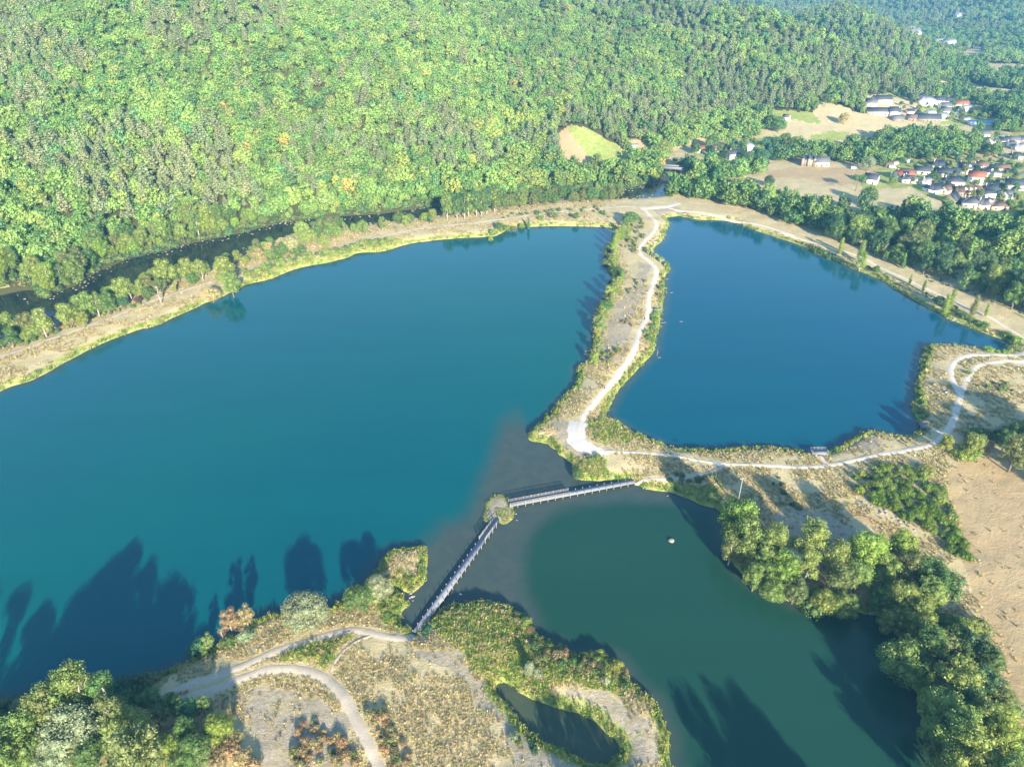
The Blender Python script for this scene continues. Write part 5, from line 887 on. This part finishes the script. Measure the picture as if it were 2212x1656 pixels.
HP('D7', 1455, 375, 14, 8, 3.8, -4, 'cream', 'red', 'red roofed barn like house at the upper right of the upper village', chim=0)
HP('D7', 1510, 440, 14, 8, 4.2, 30, 'white', 'pale', 'long white house below the red roofed one', chim=0)
HP('D7', 1440, 500, 9, 7, 4.2, 25, 'white', 'slate', 'white house below left of the long white house', chim=1)
HP('D7', 1272, 468, 9, 8, 4.5, -30, 'white', 'grey', 'white house in the lower middle of the upper village', chim=0)
HP('D7', 1092, 495, 9, 7, 4, 10, 'white', 'pale', 'small bright house below the large bright building', chim=0)
HP('D7', 1050, 545, 24, 9, 3.4, -6, 'stone', 'slate', 'long dark slate roofed barn at the near edge of the upper village', chim=0)
HP('D7', 1230, 528, 12, 8, 3.4, 30, 'cream', 'pale', 'pale roofed house right of the long dark barn', chim=0)
HP('D7', 875, 535, 9, 7, 3, -30, 'stone', 'brown', 'brown stone barn between the farm and the upper village', chim=0)
HP('D7', 1705, 590, 22, 10, 3.4, -4, 'white', 'blue', 'low hall with blue roof right of the upper village', 'flat', chim=0, wins=False, name='hall', cat='hall')
HP('D7', 1515, 560, 6, 5, 3, 0, 'white', 'pale', 'tiny white house at the lower edge of the upper village', chim=0, wins=False)
HP('D6', 568, 615, 9, 6, 3, -6, 'white', 'red', 'low white house with faded red roof at the left of the riverside hamlet', chim=0)
HP('D6', 785, 605, 12, 7, 3, -12, 'white', 'brown', 'white house with brownish roof, second in the riverside hamlet', chim=1)
HP('D6', 1145, 600, 11, 9, 4.2, -20, 'white', 'pale', 'bright white house with pale roof at the right of the riverside hamlet', 'hip')
HP('D6', 970, 705, 8, 6.5, 5.4, 24, 'white', 'slate', 'two storey white house with dark roof nearest the river in the hamlet')
HP('D6', 1000, 590, 4, 3, 2.4, 0, 'white', 'pale', 'tiny white shed in the middle of the riverside hamlet', chim=0, wins=False, name='shed', cat='shed')
HP('D6', 1380, 590, 8, 6, 2.6, 5, 'stone', 'blue', 'small shaded blue roofed building right of the hamlet', chim=0, wins=False)
HP('D6', 2005, 775, 11, 8, 4, -3, 'cream', 'grey', 'cream barn with grey roof and red door above the tan field', chim=0, door=M_REDDOOR)
HP('D6', 1605, 235, 6, 5, 3, -40, 'white', 'brown', 'white hut with brown roof alone at the top of the pasture', chim=0, wins=False, name='hut', cat='hut')
HP('V', 962, 43, 12, 8, 5, -30, 'cream', 'slate', 'lone cream house on the wooded hill near the top edge', chim=0)
HP('C2', 1520, 1068, 7, 6, 3, 20, 'white', 'slate', 'small white house half hidden below the two toned clearing', chim=0)
HP('C2', 1945, 945, 6, 5, 3, 20, 'white', 'pale', 'small pale building beside the reddish scar in the wood', chim=0, wins=False)
for x_, y_, lb in ((1972, 76, 'largest white house in the far valley'), (1962, 72, 'small pale house left of the largest in the far valley'), (1968, 84, 'lowest small house of the left far valley group'), (2022, 101, 'white house on its own at the valley bend far away'), (2047, 103, 'small white house right of the valley bend house'), (2070, 42, 'tiny white house on the far wooded slope')):
    house(x_, y_, 20, 14, 8, random.uniform(-30, 30), 'white', 'pale', lb, chim=0, wins=False)
for i, (x_, y_, rf_, lb) in enumerate(((2075, 905, 'slate', 'slate roofed house left of the open field at the right edge'), (2120, 925, 'grey', 'grey roofed house just right of the slate one at the right edge'), (2010, 905, 'pale', 'pale roofed house at the lane below the right edge field'), (2150, 1000, 'slate', 'slate roofed house between trees at the right edge above the lower village'), (2060, 1080, 'brown', 'brown roofed house near the corner of the right edge field'), (1960, 1240, 'slate', 'slate roofed house below the bluish roofed one'), (2100, 1250, 'grey', 'grey roofed house near the right edge beside the lower lane'),
    (2040, 1320, 'brown', 'brown roofed house right of the big grey complex'), (1560, 1095, 'slate', 'small slate roofed house left of the tall hipped house'), (1590, 1165, 'pale', 'pale roofed garage house above the low hipped house'), (1720, 1215, 'brown', 'brown roofed house in front of the low slate roofed one'), (1480, 1150, 'grey', 'grey roofed cottage right of the red roofed solar house'))):
    HP('C3', x_, y_, 8.5 + i % 3 * 1.2, 6.5, 3, (-25, 10, 35, -8)[i % 4], ('white', 'cream', 'white')[i % 3], rf_, lb, ('gable', 'hip')[i % 2], chim=i % 2)
# manor with towers
X_, Y_, Z_ = ghit(*S('D6', 1850, 770)[0]); mn = empty('manor', (X_, Y_, Z_ - .3), math.radians(-8)); mn.scale = (.72,) * 3; tag(mn, 'old stone manor with pointed slate towers above the tan field', 'manor')
m = MB(); m.box(-6, -4, 0, 6, 4, 7); m.build('wall', M_WALL['stone'], mn)
m = MB(); m.add([(-6.3, -4.3, 7), (6.3, -4.3, 7), (6.3, 4.3, 7), (-6.3, 4.3, 7), (-2.5, 0, 11), (2.5, 0, 11)], [(0, 1, 5, 4), (1, 2, 5), (2, 3, 4, 5), (3, 0, 4), (3, 2, 1, 0)]); m.build('roof', M_ROOF['slate'], mn)
for sx, sy in ((-6, -4), (6, -4), (0, -4.6), (6, 4)):
    m = MB(); m.tube([(sx, sy, 0), (sx, sy, 8.5)], 1.5, 10); tw = m.build('tower', M_WALL['stone'], mn); m = MB(); m.tube([(sx, sy, 8.52), (sx, sy, 12.5)], [1.8, .05], 10); m.build('tower_roof', M_ROOF['slate'], tw)
# road bridge over the river
a_, b_ = gnd(S('D6', 100, 880), 0)[0], gnd(S('D6', 330, 895), 0)[0]; bv = b_ - a_; L_ = np.hypot(*bv); br = empty('road_bridge', (a_[0], a_[1], 0), math.atan2(bv[1], bv[0])); tag(br, 'grey concrete bridge crossing the dark river above the path junction', 'bridge')
M_CONC = plain('concrete', (.2, .2, .2), .9, .1, 2)
m = MB(); m.box(-4, -3, 5.2, L_ + 10, 3, 6); m.build('deck', M_CONC, br)
for s_ in (-1, 1): m = MB(); m.box(-4, s_ * 3.02 - .12, 5.2, L_ + 10, s_ * 3.02 + .12, 7.0); m.build('parapet', M_CONC, br)
for xx in (-3, L_ + 7): m = MB(); m.box(xx - 1.2, -3.3, -3, xx + 1.2, 3.3, 5.18); m.build('abutment', M_CONC, br)
# ------------------------------------------------------------------ vehicles
M_CARW = plain('white_paint', (.78, .78, .77), .3, .02, 1, .6); M_CARD = plain('dark_paint', (.04, .045, .06), .3, .05, 1, .6); M_CARB = plain('blue_paint', (.06, .16, .40), .3, .05, 1, .6); M_RUB = plain('rubber', (.02, .02, .02), .9, .1)
def car(vx, vy, rot, paint, label, van=False, group=None):
    X_, Y_, Z_ = ghit(vx, vy); r = empty('van' if van else 'car', (X_, Y_, Z_), math.radians(rot)); tag(r, label, 'van' if van else 'car', group); w, l = .9, 2.1 if not van else 2.6; hh_ = 2.2 if van else 1.45
    pr = [(-l, .35), (-l, .95), (-l * .92, hh_ if van else 1.0), (-l * .55 if not van else -l * .9, hh_), (l * .25 if not van else l * .5, hh_), (l * .55 if not van else l * .7, 1.0 if not van else 1.25), (l * .97, .85), (l, .6), (l, .35)]
    m = MB(); k_ = len(pr); m.add([(x, -w, z) for x, z in pr] + [(x, w, z) for x, z in pr], [tuple(range(k_)), tuple(range(k_, 2 * k_))[::-1]] + [(i, i + k_, (i + 1) % k_ + k_, (i + 1) % k_) for i in range(k_)]); m.build('body', paint, r)
    m = MB()
    for s_ in (-1, 1): m.box(-l * .45, s_ * .905 - .01, hh_ * .68, l * .3, s_ * .905 + .01, hh_ * .93)
    m.build('side_window', M_GLASS, r)
    for sx in (-.62, .62):
        for sy in (-1, 1): m = MB(); m.tube([(sx * l, sy * .78, .34), (sx * l, sy * .95, .34)], .34, 12); m.build('wheel', M_RUB, r)
for cr, x, y, rt, pt, lb, vn in (('D6', 755, 945, 10, M_CARD, 'dark car parked among the trees right of the river bridge', 0), ('D6', 845, 948, 5, M_CARW, 'white car parked beside the dark car among the trees', 0), ('D7', 205, 1115, 4, M_CARW, 'white van parked on the tan field', 1), ('D7', 655, 1105, -10, M_CARW, 'white trailer van beside the dark low shed', 1), ('D7', 700, 1062, 25, M_CARW, 'upper white van beside the hedge above the tan field', 1), ('D7', 840, 1035, 40, M_CARW, 'white camper between trees right of the other vans', 1),
                               ('D7', 1610, 1185, 10, M_CARB, 'blue car parked between the dormered house and the white hipped one', 0), ('D7', 1920, 1540, -8, M_CARW, 'white car on the lane right of the big grey complex', 0), ('D7', 1030, 1260, 0, M_CARW, 'white car on the lane left of the low white house', 0)):
    p = S(cr, x, y)[0]; car(p[0], p[1], rt, pt, lb, bool(vn))
# ------------------------------------------------------------------ boardwalks
m_, nt, b = new_mat('weathered_boards', .85, .2); M_WOOD = m_; tcn = N(nt, 'ShaderNodeTexCoord'); wv = N(nt, 'ShaderNodeTexWave'); wv.inputs['Scale'].default_value = 1.6; wv.inputs['Distortion'].default_value = .3; nt.links.new(tcn.outputs['Object'], wv.inputs['Vector'])
nz_ = noise(nt, 3, 4, .6, tcn.outputs['Object']); c_ = mix(nt, nz_, (.18, .19, .215), (.27, .28, .31)); nt.links.new(mix(nt, ramp(nt, wv.outputs[0], [(.0, (1, 1, 1)), (.12, (0, 0, 0))]), c_, (.12, .12, .13)), b.inputs['Base Color'])  # grey boards, platform shade partly put into their dark bluish tone; darker lines across
M_POST = plain('grey_timber', (.27, .265, .26), .9, .15, 6)
def boardwalk(pa, pb, zt, width, rail0, rail1, label, pitch=2.3):
    a_, b_ = gnd([pa], zt)[0], gnd([pb], zt)[0]; d = b_ - a_; L = np.hypot(*d); r = empty('boardwalk', (a_[0], a_[1], zt), math.atan2(d[1], d[0])); tag(r, label, 'boardwalk'); w = width / 2
    m = MB(); m.box(0, -w, -.08, L, w, 0); m.build('deck', M_WOOD, r)
    for s_ in (-1, 1): m = MB(); m.box(0, s_ * (w - .12) - .06, -.32, L, s_ * (w - .12) + .06, -.085); m.build('beam', M_POST, r)
    n_ = int(L / pitch)
    for i in range(n_ + 1):
        x_ = .15 + (L - .3) * i / n_; inr = rail0 <= i / n_ <= rail1
        for s_ in (-1, 1):
            m = MB(); m.box(x_ - .07, s_ * (w + .075) - .07, -2.2, x_ + .07, s_ * (w + .075) + .07, 1.15 if inr else .42); m.build('post', M_POST, r)
    x0, x1 = .15 + (L - .3) * round(rail0 * n_) / n_, .15 + (L - .3) * round(rail1 * n_) / n_
    for s_ in (-1, 1):
        m = MB()
        for zz in (.35, .7, 1.1): m.box(x0, s_ * (w - .03) - .025, zz - .05, x1, s_ * (w - .03) + .025, zz + .05)
        for q_ in np.arange(x0, x1, pitch / 2): m.box(q_ - .03, s_ * (w - .085) - .025, 0, q_ + .03, s_ * (w - .085) + .025, 1.0)
        m.build('railing', M_POST, r)
boardwalk((898, 1366), (1074, 1121), .95, 1.75, .77, 1.0, 'long grey boardwalk from the near shore to the little islet')
boardwalk((1099, 1089), (1370, 1038), .95, 1.9, 0.0, .48, 'shorter grey boardwalk from the little islet to the far peninsula')
def platform(vx, vy, w, l, rot, label, z=1.5, rail=True, ramp_=None):
    p = at(vx, vy, z); r = empty('viewing_platform', (p[0], p[1], z + .45), math.radians(rot)); tag(r, label, 'platform')
    m = MB(); m.box(-w / 2, -l / 2, -.1, w / 2, l / 2, 0); m.build('deck', M_WOOD, r)
    for sx in (-1, 1):
        for sy in (-1, 1): m = MB(); m.box(sx * (w / 2 - .1) - .08, sy * (l / 2 - .1) - .08, -2.4, sx * (w / 2 - .1) + .08, sy * (l / 2 - .1) + .08, -.105); m.build('post', M_POST, r)
    if rail:
        m = MB()
        for x0, y0, x1, y1 in ((-w / 2, l / 2, w / 2, l / 2), (-w / 2, -l / 2, -w / 2, l / 2), (w / 2, -l / 2, w / 2, l / 2)):
            for zz in (.5, 1.0): m.box(x0 - .03, y0 - .03, zz - .04, x1 + .03, y1 + .03, zz + .04)
            k_ = max(2, int(math.hypot(x1 - x0, y1 - y0) / 1.2))
            for i in range(k_ + 1): xx = x0 + (x1 - x0) * i / k_; yy = y0 + (y1 - y0) * i / k_; m.box(xx - .04, yy - .04, .001, xx + .04, yy + .04, .955)
        m.build('railing', M_POST, r)
p = S('N', 492, 938)[0]; platform(p[0], p[1], 2.4, 3.4, -80, 'small pale platform on the right shore of the peninsula')
p = S('E', 1750, 228)[0]; platform(p[0], p[1], 5.0, 2.6, -2, 'long bluish platform on the near shore of the right lake')
p = S('G', 450, 250)[0]; platform(p[0], p[1], 3.2, 3.0, 75, 'square bluish platform near the white path fork at the right lake')
# bench by the upper path
p = at(*S('C5', 1325, 487)[0]); bn = empty('bench', (p[0], p[1], quick(*p)[0][0]), .2); tag(bn, 'pale picnic bench beside the white path on the upper peninsula', 'bench')
m = MB(); m.box(-1.1, -.35, .70, 1.1, .35, .78); m.build('table_top', M_CARW, bn)
for s_ in (-1, 1): m = MB(); m.box(-1.1, s_ * .75 - .15, .40, 1.1, s_ * .75 + .15, .46); m.build('seat', M_CARW, bn); m = MB(); m.box(s_ * .8 - .05, -.8, 0, s_ * .8 + .05, .8, .39); m.box(s_ * .8 - .05, -.1, .39, s_ * .8 + .05, .1, .699); m.build('leg', M_POST, bn)
# utility poles
def pole(vx, vy, h, label):
    p = at(vx, vy); r = empty('utility_pole', (p[0], p[1], quick(*p)[0][0] - .3), .4); tag(r, label, 'pole'); m = MB(); m.tube([(0, 0, 0), (0, 0, h)], [.16, .11], 8); m.build('mast', M_POST, r); m = MB(); m.box(-.9, -.06, h - .55, .9, .06, h - .4); m.build('crossarm', M_POST, r)
    for q_ in (-.75, 0, .75): m = MB(); m.tube([(q_, 0, h - .4), (q_, 0, h - .18)], .06, 6); m.build('insulator', M_CARW, r)
pole(1592, 1092, 11, 'thin grey pole rising behind the tall trees near the junction of paths'); pole(*S('D7', 615, 1290)[0], 9, 'thin pole between the red roofed house and the white gabled house'); pole(*S('D7', 925, 520)[0], 10, 'tall pale pole between the farm and the upper village')
# utility cabinet
p = at(*S('C6', 1577, 1350)[0]); cb = empty('cabinet', (p[0], p[1], quick(*p)[0][0] - .05), .5); tag(cb, 'small dark metal cabinet on the dry headland left of the white path fork', 'cabinet'); m = MB(); m.box(-.6, -.4, 0, .6, .4, .9); m.build('body', M_METAL, cb); m = MB(); m.box(-.66, -.46, .902, .66, .46, .98); m.build('lid', M_CARD, cb)
# rocks and driftwood
def rock(vx, vy, s, label, group=None, z=None):
    R = np.random.default_rng(int(vx * 7 + vy)); V, F = ICO; V = V.copy()
    v2 = []; f2 = []                      # one subdivision
    cache = {}
    V = [tuple(q_) for q_ in V]
    def mid(i, j):
        k_ = (min(i, j), max(i, j))
        if k_ not in cache: q_ = (np.array(V[i]) + np.array(V[j])) / 2; q_ /= np.linalg.norm(q_); V.append(tuple(q_)); cache[k_] = len(V) - 1
        return cache[k_]
    for a, b, c in F: ab, bc, ca = mid(a, b), mid(b, c), mid(c, a); f2 += [(a, ab, ca), (b, bc, ab), (c, ca, bc), (ab, bc, ca)]
    V = np.array(V) * R.uniform(.78, 1.12, (len(V), 1)) * np.array([1, R.uniform(.6, .9), .55]) * s
    p = at(vx, vy, 0); zz = quick(*p)[0][0] if z is None else z
    o = mesh_obj('rock', V, np.array(f2), M_ROCK, loc=(p[0], p[1], max(zz, -.05) + s * .12)); o.rotation_euler = (0, 0, R.random() * 6); tag(o, label, 'rock', group)
M_ROCK = plain('pale_rock', (.28, .26, .23), .9, .2, 3)
rock(1450, 1168, .95, 'pale rock alone in the middle of the lower right water', z=0)
rock(*S('D2', 1170, 567)[0], .42, 'pale rock in the shallows right of the long boardwalk', z=0)
for i, (x, y, s) in enumerate(((858, 562, .45), (866, 582, .5), (850, 590, .3), (878, 578, .3), (870, 606, .25), (842, 606, .22), (1520, 60, .3), (1525, 100, .22))): rock(*S('D2', x, y)[0], s, 'small pale stone in the shallows between boardwalk and grassy spit' if i < 6 else 'small stone at the right edge of the islet', 'stones in the shallows' if i < 6 else 'stones at the islet', z=0)
for i, (x, y) in enumerate(((525, 158), (710, 258), (740, 262), (745, 283), (795, 300), (870, 328), (770, 612), (905, 655), (918, 340))): rock(*S('D3', x, y)[0], .35, 'small pale stone on the shore near the lower end of the peninsula', 'stones on the lower peninsula shore')
for i in range(16): rock(*S('C6', random.choice([480, 500, 520, 880, 900, 1580, 1600, 1640, 1670]) + random.uniform(-12, 12), 0)[0] if False else S('C6', *random.choice([(480, 195), (510, 205), (870, 362), (910, 375), (1580, 730), (1600, 745), (1640, 765), (1670, 775)]))[0] + np.array([random.uniform(-5, 5), random.uniform(-1, 1)]), random.uniform(.3, .6), 'pale boulder of the stone heap on the far shore of the right lake', 'boulders on the far shore of the right lake')
for i in range(26):
    a = random.random(); rock(*(S('D4', 1150 + a * 400, 20 + a * 205)[0] + np.array([random.uniform(-9, 9), random.uniform(-6, 6)])), random.uniform(.25, .6), 'pinkish stone in the rubble bank between broom thicket and tall trees', 'rubble beside the broom thicket')
sx, sy = jgrid(-420, 330, 260, 620, 1.3); sz_, ss_ = quick(sx, sy); spx, spy = proj(sx, sy, sz_); kk = (ss_ < -.2) & (ss_ > -7) & inpoly(sx, sy, gRIVER) & (rng.random(len(sx)) < .16 * fbm(sx / 12, sy / 12, 2) * np.where(ss_ > -3, 2.2, 1)); sx, sy = sx[kk], sy[kk]; ns = len(sx)
iv, if_ = ICO; rs_ = rng.uniform(.2, .6, (ns, 1, 1)); V = iv[None] * rs_ * np.array([1.3, 1, .45]) * rng.uniform(.8, 1.2, (ns, 12, 1)) + np.stack([sx, sy, np.zeros(ns) + .05], 1)[:, None]; F = if_[None] + (np.arange(ns) * 12)[:, None, None]
tag(mesh_obj('river_stones', V.reshape(-1, 3), F.reshape(-1, 3), M_ROCK), 'pale stones and riffles breaking the surface of the dark river', 'stones', kind='stuff')
def drift(vx, vy, l, rot, label, group=None):
    p = at(vx, vy, 0); m = MB(); m.tube([(-l / 2, 0, .03), (0, .1 * l, .08), (l / 2, 0, .02)], [.09, .07, .03], 5); m.tube([(0, .1 * l, .06), (l * .2, .35 * l, .15)], [.05, .02], 4)
    o = m.build('driftwood', M_BARKP, loc=(p[0], p[1], .02)); o.rotation_euler = (0, 0, math.radians(rot)); tag(o, label, 'driftwood', group)
for x, y, l in ((657, 748, 1.6), (760, 1068, 1.6), (570, 1080, 2.6), (605, 600, 2.4), (635, 483, 1.8), (610, 528, 2.0), (520, 1465, 1.4)): p = S('N', x, y)[0]; drift(p[0], p[1], l, random.uniform(-20, 20), 'pale driftwood branch floating in the right lake beside the peninsula', 'driftwood in the right lake')
for x, y, l, rt in ((825, 1298, 2.4, 20), (810, 1320, 3.0, -10), (865, 1130, 2.6, 60), (880, 1195, 2.0, 0), (862, 1265, 1.8, 40), (905, 945, 2.0, 10)): p = S('C5', x, y)[0]; drift(p[0], p[1], l, rt, 'grey fallen branch in the shallows on the left side of the peninsula', 'fallen branches beside the peninsula')
# walkers
M_SKIN = plain('skin', (.50, .30, .22), .6, .05); M_HAIR = plain('hair', (.05, .035, .025), .8, .1); M_DARKC = plain('dark_cloth', (.03, .035, .06), .9, .1); M_REDC = plain('red_cloth', (.35, .05, .05), .9, .1)
def person(vx, vy, rot, top, bottom, label):
    p = at(vx, vy); z = quick(*p)[0][0] + .1
    J = [(0, 0, .95), (0, 0, 1.15), (0, .02, 1.38), (0, .03, 1.50), (0, .05, 1.64), (.10, 0, .90), (.11, .14, .50), (.11, .06, .08), (.11, .2, .04), (-.10, 0, .90), (-.11, -.02, .50), (-.11, -.26, .10), (-.11, -.16, .04), (.19, .02, 1.40), (.25, -.08, 1.12), (.24, .06, .90), (-.19, .02, 1.40), (-.25, .10, 1.12), (-.24, .24, .92)]
    Rr = [.13, .12, .14, .055, .10, .085, .06, .045, .035, .085, .06, .045, .035, .055, .042, .035, .055, .042, .035]
    E = [(0, 1), (1, 2), (2, 3), (3, 4), (0, 5), (5, 6), (6, 7), (7, 8), (0, 9), (9, 10), (10, 11), (11, 12), (2, 13), (13, 14), (14, 15), (2, 16), (16, 17), (17, 18)]
    me = bpy.data.meshes.new('person'); me.from_pydata(J, E, []); o = bpy.data.objects.new('person', me); COL.objects.link(o); me.materials.append(M_SKIN)
    sk = o.modifiers.new('skin', 'SKIN'); 
    for i, r_ in enumerate(Rr): me.skin_vertices[0].data[i].radius = (r_, r_ * .8); me.skin_vertices[0].data[i].use_root = (i == 0)
    sb = o.modifiers.new('sub', 'SUBSURF'); sb.levels = 1; sb.render_levels = 1
    o.location = (p[0], p[1], z); o.rotation_euler = (0, 0, math.radians(rot)); tag(o, label, 'person')
    m = MB(); m.tube([(0, 0, .88), (0, 0, 1.05), (0, .01, 1.3), (0, .02, 1.45)], [.165, .16, .20, .13], 10); m.tube([(.17, .02, 1.41), (.26, -.08, 1.12)], [.08, .06], 6); m.tube([(-.17, .02, 1.41), (-.26, .10, 1.12)], [.08, .06], 6); m.build('shirt', top, o)
    m = MB(); m.tube([(.09, 0, .93), (.11, .14, .50), (.11, .06, .12)], [.12, .085, .07], 8); m.tube([(-.09, 0, .93), (-.11, -.02, .50), (-.11, -.25, .14)], [.12, .085, .07], 8); m.build('trousers', bottom, o)
    m = MB(); m.tube([(0, .02, 1.66), (0, .02, 1.73), (0, .03, 1.77)], [.115, .105, .04], 10); m.build('hair', M_HAIR, o)
person(*S('N', 352, 1050)[0], 170, M_DARKC, M_DARKC, 'person in dark clothes walking on the white path near the small pale platform')
person(*S('C5', 955, 1570)[0], 150, M_REDC, M_DARKC, 'person in reddish top walking lower down the white path of the peninsula')
# ------------------------------------------------------------------ haze
m = bpy.data.materials.new('haze_air'); m.use_nodes = True; nt = m.node_tree; nt.nodes.clear(); out = N(nt, 'ShaderNodeOutputMaterial'); pv = N(nt, 'ShaderNodeVolumePrincipled'); pv.inputs['Color'].default_value = (.18, .56, .98, 1); pv.inputs['Density'].default_value = .00015; pv.inputs['Anisotropy'].default_value = 0.0
nt.links.new(pv.outputs[0], out.inputs['Volume'])
mb_ = MB(); mb_.box(-9000, -300, -14, 9000, 9000, 290); hz_ = mb_.build('haze', m); tag(hz_, kind='stuff', label='thin bluish air over the whole valley')
